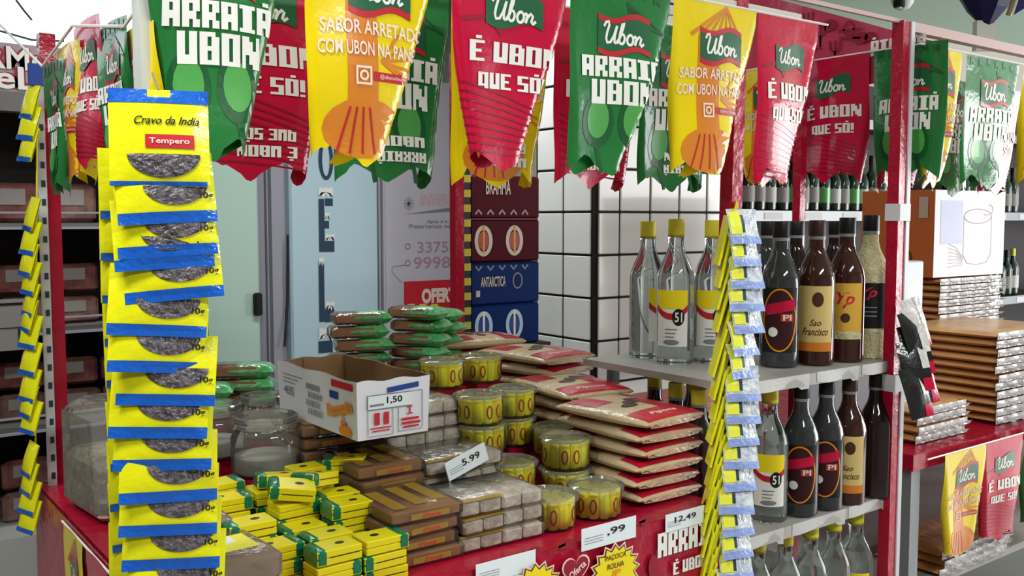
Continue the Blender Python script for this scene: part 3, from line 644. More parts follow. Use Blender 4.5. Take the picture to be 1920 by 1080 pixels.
# price tags and offer bursts on the skirt
def price_tag(x, y, wpx, hpx, body, label, V=-.019, tilt=0, dx=0, dep=.0015):
    p = onY(x, y, V); sx = onY(x + wpx / 2, y, V).x - onY(x - wpx / 2, y, V).x; sz = onY(x, y - hpx / 2, V).z - onY(x, y + hpx / 2, V).z
    t = empty('price_tag', p, 0, label, 'price tag', 'paper price tags'); t.rotation_euler = (0, tilt, 0)
    fn = flat((0, 0, 0), (1, 0, 0), (0, 0, -1))
    MB().rbox(-sx / 2, sx / 2, 0, dep, -sz / 2, sz / 2, .0006).build('card', 'tag_white', t)
    if body: m_ = MB(); text(m_, fn, body, dx * sx, -sz * .08, sz * .36, sx * (.11 * len(body)), .015, 0, .0008); m_.build('lettering', 'print_black', t)
    m_ = MB()
    for k in range(3): m_.patch(fn, -sx * .45, -sx * .12, sz * (-.05 + .12 * k), sz * (-.02 + .12 * k), 1, 1)
    m_.build('fine_print', 'print_grey', t)
    return t
price_tag(1285, 973, 72, 34, '12,49', 'white price tag reading 12,49 below the red-label bags')
price_tag(1143, 1000, 102, 42, ',99', 'white price tag reading ,99 above the yellow starburst', dx=.12)
price_tag(950, 1064, 112, 40, '', 'blank white price tag below the silver peanut bars')
def burst(x, y, rpx, lines, label, V=-.0225):
    p = onY(x, y, V); r = (onY(x, y - rpx, V).z - p.z)
    t = empty('offer_burst', p, 0, label, 'offer sign', 'offer signs on the skirt'); fn = flat((0, 0, 0), (1, 0, 0), (0, 0, -1))
    for sc_, off, m, nm in ((1.08, 0, 'print_pink', 'pale_edge'), (1.0, .0006, 'burst_line', 'outline'), (.93, .0012, 'burst_yellow', 'face')):
        pts = []
        for k in range(32):
            rr = r * sc_ * (1 if k % 2 == 0 else .8); a = 2 * PI * k / 32; pts.append((rr * 1.15 * math.cos(a), rr * math.sin(a)))
        MB().fan(fn, pts, off).build(nm, m, t)
    for body, yy, hh, ww, m in lines:
        m_ = MB(); text(m_, fn, body, 0, yy * r, hh * r, ww * r, .02, .1, .002); m_.build('lettering', m, t)
    return t
burst(1153, 1072, 52, [('PAÇOCA', -.55, .22, 1.0, 'burst_line'), ('ROLHA', -.25, .2, .8, 'burst_line'), ('JP', .08, .34, .5, 'print_orange'), ('5,50', .6, .45, 1.2, 'print_red')], 'yellow starburst offer sign with brown and orange lettering on skirt')
burst(1003, 1108, 52, [('OFERTA', .1, .4, 1.2, 'print_red')], 'yellow starburst offer sign cut by the lower picture edge')
p = onY(1080, 1068, -.0265); t = empty('offer_heart', p, 0, 'dark red heart reading Oferta between the two starbursts', 'offer sign'); fn = flat((0, 0, 0), (1, 0, 0), (0, 0, -1))
hp_ = [(.0016 * 16 * math.sin(a) ** 3 * 1.0, -.0016 * (13 * math.cos(a) - 5 * math.cos(2 * a) - 2 * math.cos(3 * a) - math.cos(4 * a))) for a in [2 * PI * i / 28 for i in range(28)]]
MB().fan(fn, [(x * 1.12, y * 1.12) for x, y in hp_], 0).build('pale_edge', 'print_pink', t); MB().fan(fn, hp_, .0007).build('face', 'art_red', t)
m_ = MB(); text(m_, fn, 'Oferta', .002, .0, .012, .036, .02, 0, .0014, -.5); m_.build('lettering', 'print_pink', t)
# ------------------------------------------------------------------ sweets on the counter
def tray():
    o = empty('candy_tray')
    MB().rbox(-.058, .058, -.068, .068, .001, .0195, .003).build('candy_block', 'caramel', o, smooth=True)
    MB().rbox(-.0625, .0625, -.0725, .0725, 0, .0215, .004).build('film_wrap', 'film_clear', o, smooth=True)
    fn = flat((0, -.073, 0), (1, 0, 0), (0, 0, -1))
    m_ = MB(); m_.patch(fn, -.03, .035, -.015, -.006, 2, 1, .0005); m_.build('front_sticker', 'film_yellow', o)
    m_ = MB(); text(m_, fn, 'Doce', .005, -.0105, .006, .03, .02, .2, .001); m_.build('lettering', 'print_red', o)
    m_ = MB()
    for x in (-.04, .0, .035): m_.rbox(x - .01, x + .012, -.05 + x * .2, .05 + x * .2, .0216, .0222, .0002)
    m_.build('film_creases', 'film_yellow', o, kind='stuff')
    return o
def stack(key, mk, x, y, z, n, hgt, fp, cat, fmt, group, rot=0, jit=.004, rj=.05, sc_=None):
    riser(x - fp[0] / 2, x + fp[0] / 2, y - fp[1] / 2, y + fp[1] / 2, z)
    for k in range(n):
        wd = 'topmost' if k == n - 1 else ('bottom one' if k == 0 else ORD[k] + ' from the bottom')
        if n == 1: wd = 'single one'
        inst(key, mk, (x + random.uniform(-jit, jit), y + random.uniform(-jit, jit), z + k * hgt), rot + random.uniform(-rj, rj), fmt % wd, cat, group, sc_)
FPT = (.125, .145)
stack('tray', tray, -.605, .125, ZC, 4, .022, FPT, 'sweets', 'wrapped brown candy tray, %s of the front tray stack', 'brown candy trays')
stack('tray', tray, -.575, .275, .945, 4, .022, FPT, 'sweets', 'wrapped brown candy tray, %s of the middle tray stack', 'brown candy trays')
stack('tray', tray, -.6, .43, onY(671, 828, .205).z - .0885, 4, .022, FPT, 'sweets', 'wrapped brown candy tray, %s of the stack under the carton', 'brown candy trays')
def peanut():
    o = empty('peanut_bar_pack')
    m_ = MB()
    for k in range(4):
        x = -.06 + .04 * k; MB().rbox(x - .019, x + .019, -.06, .06, .001, .025, .004).build('peanut_bar', 'peanut', o, smooth=True)
    MB().rbox(-.081, .081, -.064, .064, 0, .0265, .005).build('film_wrap', 'film_clear', o, smooth=True)
    MB().rbox(-.081, .0, -.0642, -.05, .0266, .0272, .0002).build('yellow_tape', 'film_yellow', o)
    return o
FPP = (.16, .13)
stack('pnut', peanut, -.462, .115, ZC, 3, .027, FPP, 'sweets', 'silver peanut bar pack, %s of the front pile', 'peanut bar packs')
stack('pnut', peanut, -.435, .262, .945, 3, .027, (.15, .12), 'sweets', 'silver peanut bar pack, %s of the pile behind the 5.99 tag', 'peanut bar packs')
stack('pnut', peanut, -.42, .41, .985, 4, .027, (.15, .12), 'sweets', 'pale peanut bar pack, %s of the pile beside the carton', 'peanut bar packs')
price_tag(876, 866, 78, 36, '5.99', 'white rounded price tag reading 5.99 among the peanut bars', V=.17, tilt=-.3, dx=.1, dep=.003)
def tub():
    o = empty('candy_tub'); H_ = .05
    rg = random.Random(4)
    for k in range(12):
        a = 2 * PI * k / 12; r = .0315
        m_ = MB().lathe([(.0078, .004), (.0085, .008), (.0085, .04), (.0075, .044)], 8, c=(r * math.cos(a), r * math.sin(a), 0))
        c = m_.build('candy', ['candy_yellow', 'candy_yellow', 'candy_lime', 'box_yellow'][k % 4], o, smooth=True)
        if k % 3 != 2:
            q_ = Vector((math.cos(a), math.sin(a), 0)); s_ = Vector((-q_.y, q_.x, 0))
            fn = lambda x, y, off, q_=q_, s_=s_: q_ * (.0402 + off - abs(x) * .4) + s_ * x + Vector((0, 0, y))
            MB().ring(fn, 0, .023, .006, .012, .0028, .0004, 14).build('red_oval', 'candy_red', c)
    MB().lathe([(.037, 0), (.0415, .006), (.0425, H_ - .006)], 28, capt=False).build('cup', 'tub_clear', o, smooth=True)
    MB().lathe([(.0435, H_ - .008), (.046, H_ - .007), (.046, H_ - .002), (.043, H_), (.04, H_ + .001), (.038, H_ - .003), (0.001, H_ - .003)], 28, capb=False).build('lid', 'jar_rim', o, smooth=True)
    MB().lathe([(.026, 0), (.028, .03), (.02, .038)], 14, c=(0, 0, .004)).build('candy_core', 'candy_yellow', o)
    return o
TP = (.07, .07)
def T(x, y, z, n, s): stack('tub', tub, x, y, z, n, .058, TP, 'candy tub', 'tub of yellow candies, %s, ' + s, 'tubs of yellow candies', rot=random.uniform(0, 6), jit=.003, rj=.5, sc_=(1.1, 1.1, 1.12))
T(-.243, .085, ZC, 1, 'at the counter edge beside the red-label bags')
T(-.343, .085, ZC, 1, 'at the counter edge beside the peanut bars')
T(-.322, .22, .942, 1, 'right of the 5.99 tag')
T(-.215, .2, ZC, 2, 'in the pair behind the edge tub')
T(-.155, .3, .967, 1, 'leaning towards the red-label bags')
T(-.305, .345, .985, 2, 'in the tall pair behind the 5.99 tag')
T(-.19, .395, .977, 2, 'in the tall pair beside the bag pile')
T(-.27, .53, 1.083, 1, 'right beside the white carton')
T(-.14, .575, 1.075, 1, 'rearmost by the back bags')
# red-label bags
def bag():
    o = empty('grain_bag'); W_, L_, H_ = .166, .23, .031
    def prof(x, y):
        a = max(0, 1 - (2 * x / W_) ** 2) ** .32; b = max(0, 1 - (2 * y / L_) ** 2) ** .26
        return a * b
    def tp(x, y, off=0): return Vector((x, y, H_ / 2 + (H_ / 2) * prof(x, y) + off))
    S_ = lambda a: .5 * math.sin((a - .5) * PI)
    m_ = MB().grid(lambda a, b: tp(W_ * S_(a), L_ * S_(b)), 16, 16).grid(lambda a, b: Vector((-W_ * S_(a), L_ * S_(b), H_ / 2 - (H_ / 2) * prof(W_ * S_(a), L_ * S_(b)))), 16, 16)
    m_.build('sack', 'bag_tan', o, smooth='all')
    fn = lambda x, y, off=0: tp(x, y, off)
    m_ = MB().patch(fn, -.074, .076, -.113, -.06, 14, 10, .0009); m_.patch(fn, .02, .077, -.06, .03, 8, 6, .0009); m_.build('red_label', 'bag_red', o, smooth='all')
    MB().patch(fn, -.07, -.02, .02, .1, 6, 6, .0007).build('red_label', 'bag_red', o, smooth='all')
    m_ = MB(); text(m_, lambda x, y, off: tp(x, -y, off), 'Pipoca', -.005, .088, .016, .07, .02, .2, .0014); m_.build('lettering', 'print_pink', o)
    m_ = MB()
    for k in range(3): m_.ell(fn, -.02 + .025 * k, -.02 + .02 * k, .02, .012, .0009, 12)
    m_.build('printed_picture', 'print_brown', o, kind='stuff')
    m_ = MB().grid(lambda a, b: (W_ * .86 * (a - .5), -L_ / 2 - .006 * b + .004, H_ / 2 + .003 * math.sin(a * 25) * b - .003 * b), 20, 2); m_.build('crimped_end', 'bag_edge', o)
    # printed front edge
    def fr(x, y, off=0): return tp(x, -L_ / 2 + .0035, off) + Vector((0, -.001 - off, y))
    MB().grid(lambda a, b: Vector((W_ * .8 * (a - .5), -L_ / 2 - .0015 + .006 * (2 * a - 1) ** 4, H_ * (.25 + .3 * b))), 12, 2).build('front_edge_print', 'bag_edge', o)
    return o
BG = (.15, .2)
stack('bag', bag, -.088, .165, ZC, 6, .0272, BG, 'bag', 'tan grain bag with red label, %s of the front bag stack', 'red-label grain bags', rot=.03, jit=.006, rj=.08)
stack('bag', bag, -.035, .4, 1.005, 3, .028, BG, 'bag', 'tan grain bag with red label, %s of the middle bag pile', 'red-label grain bags', rot=-.05, jit=.006, rj=.12)
stack('bag', bag, .03, .6, 1.045, 3, .028, BG, 'bag', 'tan grain bag with red label, %s of the rear bag pile', 'red-label grain bags', rot=.2, jit=.006, rj=.12)
stack('bag', bag, -.02, .8, 1.06, 3, .028, (.15, .1), 'bag', 'tan red-label grain bag, %s of the pile before the beer', 'red-label grain bags', rot=1.5, jit=.004, rj=.1)
# yellow bundles with green wraps
def bundle():
    o = empty('candy_bundle')
    for k in range(2):
        MB().rbox(-.034, .034, -.022, .022, .0005 + .0105 * k, .0105 + .0105 * k, .0012).build('candy_bar', 'box_yellow', o)
    MB().rbox(-.0348, -.018, -.0228, .0228, 0, .0222, .003).build('green_wrap', 'wrap_green', o, smooth=True)
    fn = flat((0, -.0223, 0), (1, 0, 0), (0, 0, -1))
    MB().patch(fn, -.016, .03, -.0115, -.0105, 1, 1, .0002).build('dark_seam', 'print_black', o)
    ft_ = lambda x, y, off: Vector((x, y, .0212 + off)); MB().ell(ft_, .01, 0, .007, .005, .0003, 10).build('dark_emblem', 'print_black', o)
    return o
rowsY = [(.045, 3, ZC), (.098, 3, ZC), (.151, 4, ZC), (.204, 4, ZC), (.257, 4, .925), (.31, 4, .935)]
rw = ['front', 'second', 'third', 'fourth', 'fifth', 'rearmost']
for r, (v, n, z) in enumerate(rowsY):
    for c, u in enumerate((-.838, -.763, -.69)):
        if r == 0 and c == 0: continue
        nn = n - (1 if (r + c) % 3 == 0 else 0); u2 = u + .012 * (r % 2) + random.uniform(-.004, .004)
        riser(u2 - .03, u2 + .03, v - .02, v + .02, z)
        for k in range(nn):
            lvl = 'topmost' if k == nn - 1 else ('bottom one' if k == 0 else ORD[k] + ' from the bottom')
            inst('bundle', bundle, (u2 + random.uniform(-.003, .003), v + random.uniform(-.002, .002), z + k * .0225), random.choice((0, PI)) + random.uniform(-.05, .05),
                 'yellow green-wrapped candy bundle, %s, %s row, %s column' % (lvl, rw[r], ('left', 'middle', 'right')[c]), 'sweets', 'yellow candy bundles')
# loose bundles tilted on top
for k, (x, y) in enumerate(((545, 925), (590, 885), (520, 880), (650, 960))):
    u = onY(x, y, .2 + .03 * k); inst('bundle', bundle, (u.x, u.y, 1.012), (R(random.uniform(-8, 8)), R(random.uniform(-10, 10)), random.uniform(-1, 1)), 'loose yellow candy bundle with green wrap lying %s' % ('left of the pile crest', 'crosswise at the back of the pile', 'near the clear jar', 'beside the brown candy trays')[k], 'sweets', 'yellow candy bundles')
# brown slabs at the left
def slab():
    o = empty('candy_slab')
    MB().rbox(-.055, .055, -.06, .06, .001, .04, .006).build('slab', 'caramel', o, smooth=True)
    MB().rbox(-.058, .058, -.064, .064, 0, .0415, .008).build('film_wrap', 'film_grey', o, smooth=True)
    MB().rbox(-.02, .04, -.03, .03, .0416, .0422, .0002).build('yellow_sticker', 'candy_yellow', o); MB().rbox(-.015, .02, .0, .025, .0423, .0428, .0002).build('white_sticker', 'tag_white', o)
    return o
stack('slab', slab, -.91, .085, ZC, 2, .042, (.11, .12), 'sweets', 'wrapped brown slab with yellow sticker, %s of the front slabs', 'wrapped brown slabs')
stack('slab', slab, -.918, .225, .93, 2, .042, (.11, .12), 'sweets', 'wrapped brown slab, %s of the slabs behind the hanging strip', 'wrapped brown slabs')
stack('slab', slab, -.9, .37, .94, 2, .042, (.11, .12), 'sweets', 'wrapped brown slab, %s of the slabs before the left jars', 'wrapped brown slabs')
# clear jars
def jar():
    o = empty('clear_jar')
    MB().lathe([(.05, 0), (.056, .006), (.057, .06), (.05, .072), (.047, .078)], 32, capt=False).build('jar_body', 'jar_clear', o, smooth=True)
    MB().lathe([(.051, .076), (.053, .078), (.053, .084), (.05, .086), (.052, .088), (.052, .094), (.048, .096), (.046, .09), (.046, .076)], 32, capb=False, capt=False).build('rim', 'jar_rim', o, smooth=True)
    MB().lathe([(.05, .006), (.051, .03), (.001, .031)], 24, capb=False).build('contents', mat('sweet_pale', '8C8880', .6, bump=.4, bscale=60), o)
    return o
for k, (u, v, z, s, lb) in enumerate(((-.705, .415, .995, 1.05, 'large clear jar with ringed neck behind the yellow bundles'), (-.745, .565, 1.0, 1.0, 'clear jar behind the hanging spice strip, left of the largest jar'), (-.625, .62, 1.01, .85, 'small clear jar behind the left corner of the carton'))):
    riser(u - .045, u + .045, v - .045, v + .045, z); inst('jar', jar, (u, v, z), k, lb, 'jar', 'clear plastic jars', (s, s, s))
# wrapped clear package by the left post
p = onY(163, 758, .6)
t = empty('wrapped_package', (-.9, .62, ZC), .1, 'crinkled clear film package beside the left post', 'package')
H_ = p.z - ZC
MB().rbox(-.06, .07, -.09, .09,   .001, H_ * .55, .012).build('contents', 'peanut', t, smooth=True)
MB().rbox(-.065, .075, -.095, .095, 0, H_, .02).build('film_wrap', 'film_grey', t, smooth=True)
MB().rbox(-.04, .04, -.0965, -.095, H_ * .2, H_ * .7, .0005).build('paper_label', 'meat_label', t)
# green and brown sweets
def gsweet():
    o = empty('sweet_pack')
    MB().rbox(-.055, .04, -.03, .03, .001, .024, .004).build('sweet_block', 'sweet_brown', o, smooth=True)
    def pl(a, b, s): 
        x = -.02 + .09 * a; y = -.033 + .066 * b; e = max(0, 1 - (2 * a - 1) ** 4) ** .5 * max(0, 1 - (2 * b - 1) ** 4) ** .5
        return (x, y, .0125 + s * .0155 * e)
    MB().grid(lambda a, b: pl(a, b, 1), 10, 10).grid(lambda a, b: pl(1 - a, b, -1), 10, 10).build('green_sleeve', 'sweet_green', o, smooth='all')
    MB().rbox(-.062, .05, -.034, .034, 0, .026, .006).build('film_wrap', 'film_clear', o, smooth=True)
    return o
GS = (.1, .055)
def G(x, y, z, n, rot, s): stack('gsw', gsweet, x, y, z, n, .03, GS, 'sweets', 'green-brown sweet, %s of ' + s, 'green and brown sweets', rot=rot, jit=.006, rj=.2)
G(-.33, .78, 1.105, 4, -.2, 'stack behind the carton rim')
G(-.205, .73, 1.085, 5, -1.1, 'bright green stack left of the back post')
G(-.12, .8, 1.1, 4, -1.3, 'stack touching the back post')
G(-.62, .74, 1.05, 3, -.4, 'stack left of the carton')
G(-.715, .72, 1.05, 2, -.6, 'low stack behind the spice strip')
# carton
C0 = onY(671, 828, .205); uw = onY(802, 795, .205).x - C0.x; vl = onX(525, 755, C0.x).y - .205; ch = onY(671, 717, .205).z - C0.z
ca = empty('sweets_carton', (C0.x, .205, C0.z), 0, 'open white cardboard carton with orange lettering and brown inside', 'carton')
th_ = .003; fl2 = .012
def wall(nm, p0, p1, q0, q1, m): # outer shell quads with small flare
    return MB().grid(lambda a, b: Vector(p0).lerp(Vector(p1), a).lerp(Vector(q0).lerp(Vector(q1), a) + Vector((0, 0, .0018 * math.sin(a * 13) * (1 if a not in (0, 1) else 0))), b), 14, 4).build(nm, m, ca)
def ring4(i, z, fl3): return [(i - fl3, i - fl3, z), (uw - i + fl3, i - fl3, z), (uw - i + fl3, vl - i + fl3, z), (i - fl3, vl - i + fl3, z)]
ob, ot, ib, it = ring4(0, 0, 0), ring4(0, ch, .003), ring4(th_, th_, 0), ring4(th_, ch, .003)
for i in range(4):
    j = (i + 1) % 4
    wl = wall('outer_wall', ob[i], ob[j], ot[i], ot[j], 'card_white'); wall('inner_wall', ib[i], ib[j], it[i], it[j], 'card_brown')
    MB().grid(lambda a, b: Vector(ot[i]).lerp(Vector(ot[j]), a).lerp(Vector(it[i]).lerp(Vector(it[j]), a), b) + Vector((0, 0, .0018 * math.sin(a * 13) * (1 if a not in (0, 1) else 0))), 14, 1).build('torn_rim', 'card_brown', ca)
    if i == 0: wf = wl
    if i == 3: wsd = wl
MB().box(0, uw, 0, vl, 0, th_).build('bottom', 'card_brown', ca)
MB().box(uw * .35, uw * .36, vl - .006, vl - .003, .01, ch).build('inner_flap', 'card_brown', ca)
ff = flat((0, -.0035, 0), (1, 0, 0), (0, 0, -1)); fd = flat((-.0035, vl, 0), (0, -1, 0), (0, 0, -1))
X = lambda f_: uw * f_; Yf = lambda f_: -ch * (1 - f_)
m_ = MB(); text(m_, ff, '1,50', X(.5), Yf(.36), ch * .13, X(.22), .02); m_.build('price_lettering', 'print_black', wf)
m_ = MB(); m_.patch(ff, X(.12), X(.75), Yf(.26), Yf(.48), 1, 1, .0004); m_.build('price_sticker', 'tag_white', wf)
m_ = MB()
for a, b, c, d in ((.12, .9, .24, .25), (.12, .13, .25, .92), (.9, .91, .25, .9), (.12, .75, .49, .5), (.47, .48, .5, .95), (.55, .56, .5, .92), (.55, .9, .91, .92), (.12, .48, .94, .95)): m_.patch(ff, X(a), X(b), Yf(c), Yf(d), 1, 1, .0005)
m_.patch(ff, X(.15), X(.35), Yf(.4), Yf(.44), 1, 1, .0006); m_.build('printed_frame', 'print_grey', wf)
m_ = MB()
for a, b, c, d in ((.22, .29, .55, .76), (.35, .42, .55, .76), (.16, .45, .8, .82), (.18, .43, .85, .87), (.68, .76, .5, .52), (.71, .73, .52, .62), (.68, .76, .62, .64), (.6, .85, .7, .74), (.6, .87, .77, .81), (.62, .85, .84, .87)): m_.patch(ff, X(a), X(b), Yf(c), Yf(d), 1, 1, .0006)
m_.build('red_symbols', 'print_red', wf)
m_ = MB().grid(lambda a, b: ff(X(.4 + .45 * a), Yf(.14 + .09 * b - .05 * a), .0006), 4, 1); m_.build('blue_mark', 'print_blue', wf)
Xd = lambda f_: vl * f_
m_ = MB(); text(m_, fd, '435', Xd(.16), Yf(.5), ch * .16, vl * .13, .015)
for k in range(3): m_.patch(fd, Xd(.08), Xd(.35 - .05 * k), Yf(.2 + .07 * k), Yf(.215 + .07 * k), 1, 1)
m_.build('side_lettering', 'print_grey', wsd)
m_ = MB()
for r in range(4):
    for k in range(9):
        x = .4 + .02 * k + .025 * ((r % 2)); m_.patch(fd, Xd(x), Xd(x + .011), Yf(.25 + .15 * r), Yf(.36 + .15 * r), 1, 1)
m_.build('grey_printing', 'print_grey', wsd)
m_ = MB(); text(m_, fd, 'Paçoquita', Xd(.82), Yf(.55), ch * .3, vl * .3, .05, 0, .0012, -.22); m_.build('orange_lettering', 'print_orange', wsd)
m_ = MB(); m_.ell(fd, Xd(.88), Yf(.88), vl * .07, ch * .1, .001, 14).ell(fd, Xd(.86), Yf(.75), vl * .03, ch * .05, .001, 12); m_.build('orange_picture', 'print_orange', wsd)
MB().patch(fd, Xd(.72), Xd(.97), Yf(.05), Yf(.17), 1, 1, .0006).build('red_band', 'print_red', wsd)
MB().patch(fd, Xd(.7), Xd(.8), Yf(.25), Yf(.38), 1, 1, .0006).build('blue_mark', 'print_blue', wsd)
rel(rs_, ct).build('display_riser', 'art_red', ct)
# ------------------------------------------------------------------ hanging spice strip
CAMD = lambda P: math.atan2(CAM.y - P.y, CAM.x - P.x)
def packet(root, o, rz, W_, H_, tilt, parts=True, roll=0, nm='packet'):
    """o = top centre, faces direction -Y rotated rz"""
    Mx = Matrix.Translation(o) @ Matrix.Rotation(rz, 4, 'Z') @ Matrix.Rotation(roll, 4, 'Y') @ Matrix.Rotation(-tilt, 4, 'X')
    def fn(x, y, off=0):
        e = math.cos(PI * x / W_ * .96) ** .6 if abs(x) < W_ / 2 else 0; g_ = math.sin(PI * min(1, max(0, y / H_)) ) ** .7
        return Mx @ Vector((x, -.007 * e * g_ - off, -y))
    p = MB().grid(lambda a, b: fn(W_ * (a - .5), H_ * b), 12, 12).grid(lambda a, b: Mx @ Vector((W_ * (.5 - a), .002, -H_ * b)), 2, 2).build(nm, 'pack_yellow', root, smooth='all')
    return p, fn
SP = onY(297, 166, -.055)
ss = empty('spice_strip', SP, 0, 'hanging strip of yellow and blue clove packets at left', 'spice packets')
rz0 = CAMD(SP) + R(90)
Wp = .104
def zpix(y): return onY(297, y, -.055).z - SP.z
# header card
def hf(x, y, off=0): return Matrix.Rotation(rz0, 4, 'Z') @ Vector((x, .012 - off, -y))
hd_h = -zpix(352)
HP, hfn = packet(ss, Vector((0, 0, 0)) + hf(0, 0), rz0, Wp, hd_h, .17, nm='header_packet')
def hmap(x, y, off=0): return hfn(x, y, off)
MB().patch(hmap, -Wp / 2, -.012, .0, .016, 4, 1, .0006).patch(hmap, .012, Wp / 2, .0, .016, 4, 1, .0006).patch(hmap, -.012, .012, .009, .016, 2, 1, .0006).build('blue_top', 'pack_blue', HP)
m_ = MB(); text(m_, hmap, 'Cravo da India', .008, .036, .0095, .068, .012, .35, .0012); m_.build('lettering', 'print_black', HP)
m_ = MB(); m_.patch(hmap, -.015, .036, .052, .067, 6, 3, .001); bdg = m_.build('red_badge', 'print_red', HP)
m_ = MB(); text(m_, hmap, 'Tempero', .01, .06, .008, .042, .02, 0, .0018); m_.build('badge_lettering', 'print_pink', HP)
def window(pk, fn, cx, cy, rx, ry):
    m_ = MB(); m_.ell(fn, cx, cy, rx, ry, .0009, 18, 0, PI); m_.build('window', 'spice_dark', pk)
window(HP, hmap, .004, hd_h * .68, .038, hd_h * .24)
MB().patch(hmap, -Wp / 2, Wp / 2 * .94, hd_h * .955, hd_h * 1.0, 8, 1, .0012).build('blue_band', 'pack_blue', HP)
bands = [412, 474, 497, 556, 622, 690, 752, 812, 872, 932, 994, 1058, 1120]
rg = random.Random(11)
for i, yb in enumerate(bands):
    zb = zpix(yb); Hh = .075; dx = rg.uniform(-.004, .01) + (.012 if i in (2,) else 0); dx += (-.012 if i == 2 else 0)
    tl_ = .22; top_ = hf(dx, 0) * 1.0; top_.z = zb + Hh * math.cos(tl_); rr = (-.05 if i < 4 else .06) + rg.uniform(-.03, .03)
    top_ += Matrix.Rotation(rz0, 4, 'Z') @ Vector((0, -.004 - .0005 * i, 0))
    pk, fn = packet(ss, top_, rz0 + rg.uniform(-.1, .1), Wp, Hh, tl_, roll=rr)
    window(pk, fn, .01, Hh * .5, .034, Hh * .3)
    MB().patch(fn, -Wp / 2, Wp / 2, Hh * .89, Hh * 1.06, 8, 2, .0014).build('blue_band', 'pack_blue', pk)
    m_ = MB(); text(m_, fn, '10g', .042, Hh * .68, .009, .014, .02, 0, .0016); m_.build('lettering', 'print_black', pk)
MB().tube([Vector((0, .02, .02)) + hf(0, 0) * 0, hf(0, 0)], .0012).build('hook', 'grey_metal', ss)
# second strip just behind, only its left edge shows
ss2 = empty('spice_strip', SP + Vector((-.014, .03, -.02)), 0, 'second yellow spice strip showing at left edge behind the first', 'spice packets')
rg = random.Random(5)
for i in range(14):
    zb = -.12 - .047 * i; fnp = Matrix.Rotation(rz0, 4, 'Z') @ Vector((0, .012, 0)); fnp.z = zb + .075
    pk, fn = packet(ss2, fnp, rz0 + .25 + rg.uniform(-.05, .05), Wp * .85, .078, .1, roll=rg.uniform(-.04, .04))
    MB().patch(fn, -Wp * .42, Wp * .42, .07, .079, 6, 1, .0012).build('blue_band', 'pack_blue', pk)
# edge-on strip hanging left of the left post
q0 = onY(66, 140, .8)
es = empty('spice_strip', q0, 0, 'yellow spice strip seen edge-on left of the left post', 'spice packets')
MB().rbox(-.012, .018, -.004, .004, -.02, .02, .001).build('blue_card', 'print_blue', es)
rg = random.Random(9)
for i, y in enumerate((160, 200, 240, 370, 415, 455, 490, 530, 560, 590, 640, 690, 720, 750, 830, 865, 900, 935)):
    P = onY(64 + rg.uniform(-3, 4), y, .8) - q0
    pk, fn = packet(es, P, rz0 - .95 + rg.uniform(-.2, .2), .045, .062, .25, roll=.1)
    MB().patch(fn, -.022, .022, .055, .064, 4, 1, .0012).build('blue_band', 'pack_blue', pk)
MB().tube([(0.005, .004, .02), onY(66, 960, .8) - q0], .0015).build('hanging_tape', 'pack_yellow', es)
# ------------------------------------------------------------------ sachet strip on the corner post
q0 = onY(1398, 380, -.03)
cs = empty('sachet_strip', q0, 0, 'yellow and white sachet strip hanging on the corner post', 'spice packets')
rg = random.Random(21)
n = 17
for i in range(n):
    y = 392 + i * 42; xx = 1414 - i * 1.9 + rg.uniform(-3, 3) - (0 if i > 1 else 10)
    P = onY(xx - 24, y, -.04) - q0
    # white sachet facing right-front
    rzw = R(-20) + rg.uniform(-.3, .3)
    Mx = Matrix.Translation(P) @ Matrix.Rotation(rzw, 4, 'Z') @ Matrix.Rotation(-.3, 4, 'X')
    def fw(x, yy, off=0, Mx=Mx): return Mx @ Vector((x, -.006 * math.cos(PI * x / .056) * math.sin(PI * min(1, max(0, yy / .062))) - off, -yy))
    pk = MB().grid(lambda a, b: fw((.064 * (a - .5) + .012), .062 * b), 8, 8).build('sachet', 'sachet_white', cs, smooth='all')
    MB().patch(fw, -.02, .044, .05, .063, 6, 1, .001).build('blue_band', mat('sachet_blue', '8FA2DC', .25, bump=.5, bscale=90, coat=.4), pk)
    MB().patch(fw, -.018, .006, .006, .046, 3, 3, .001).build('lime_print', 'candy_lime', pk)
    MB().patch(fw, .004, .01, .012, .044, 2, 2, .0014).build('dark_print', 'print_navy', pk)
    for k in range(3):
        Pk = onY(xx - 20 - 9 * k - i * 1.1, y - 14 + 13 * k, -.03 + .003 * k) - q0
        Mk = Matrix.Translation(Pk) @ Matrix.Rotation(R(42) + .1 * k, 4, 'Z') @ Matrix.Rotation(R(-2), 4, 'Y') @ Matrix.Rotation(R(13) + rg.uniform(-.05, .05), 4, 'X')
        bk_ = MB().box(-.02, .02, -.002, .002, -.088, 0); bk_.v = [tuple(Mk @ Vector(v)) for v in bk_.v]; bk_.build('yellow_card', 'pack_yellow', cs)
# ------------------------------------------------------------------ bottle rack
ZS = (1.125, .83, .53)
rk = empty('bottle_rack', (.3, .2, 0), 0, 'open shelf rack of liquor bottles between corner post and right post', 'shelf')
for i, z in enumerate(ZS):
    s_ = rel(MB().box(.03, .585, .01, .43, z - .014, z), rk).build('shelf', 'shelf_grey', rk)
    rel(MB().box(.03, .585, .002, .01, z - .022, z + .001), rk).build('front_lip', 'shelf_grey', s_)
    rg = random.Random(i); x = .06
    while x < .52:
        l = rg.uniform(.1, .2); rel(MB().grid(lambda a, b: (x + l * a, .0012 - .002 * math.sin(a * 6) * b, z + .002 - (.02 + .004 * math.sin(a * 5 + i) + (.014 if a > .75 else 0)) * b), 8, 2), rk).build('paper_strip', 'price_strip', s_); x += l + rg.uniform(.005, .03)
rel(MB().box(.1, .12, .41, .43, 0, 1.11).box(.56, .58, .41, .43, 0, 1.11), rk).build('rear_upright', 'grey_metal', rk)
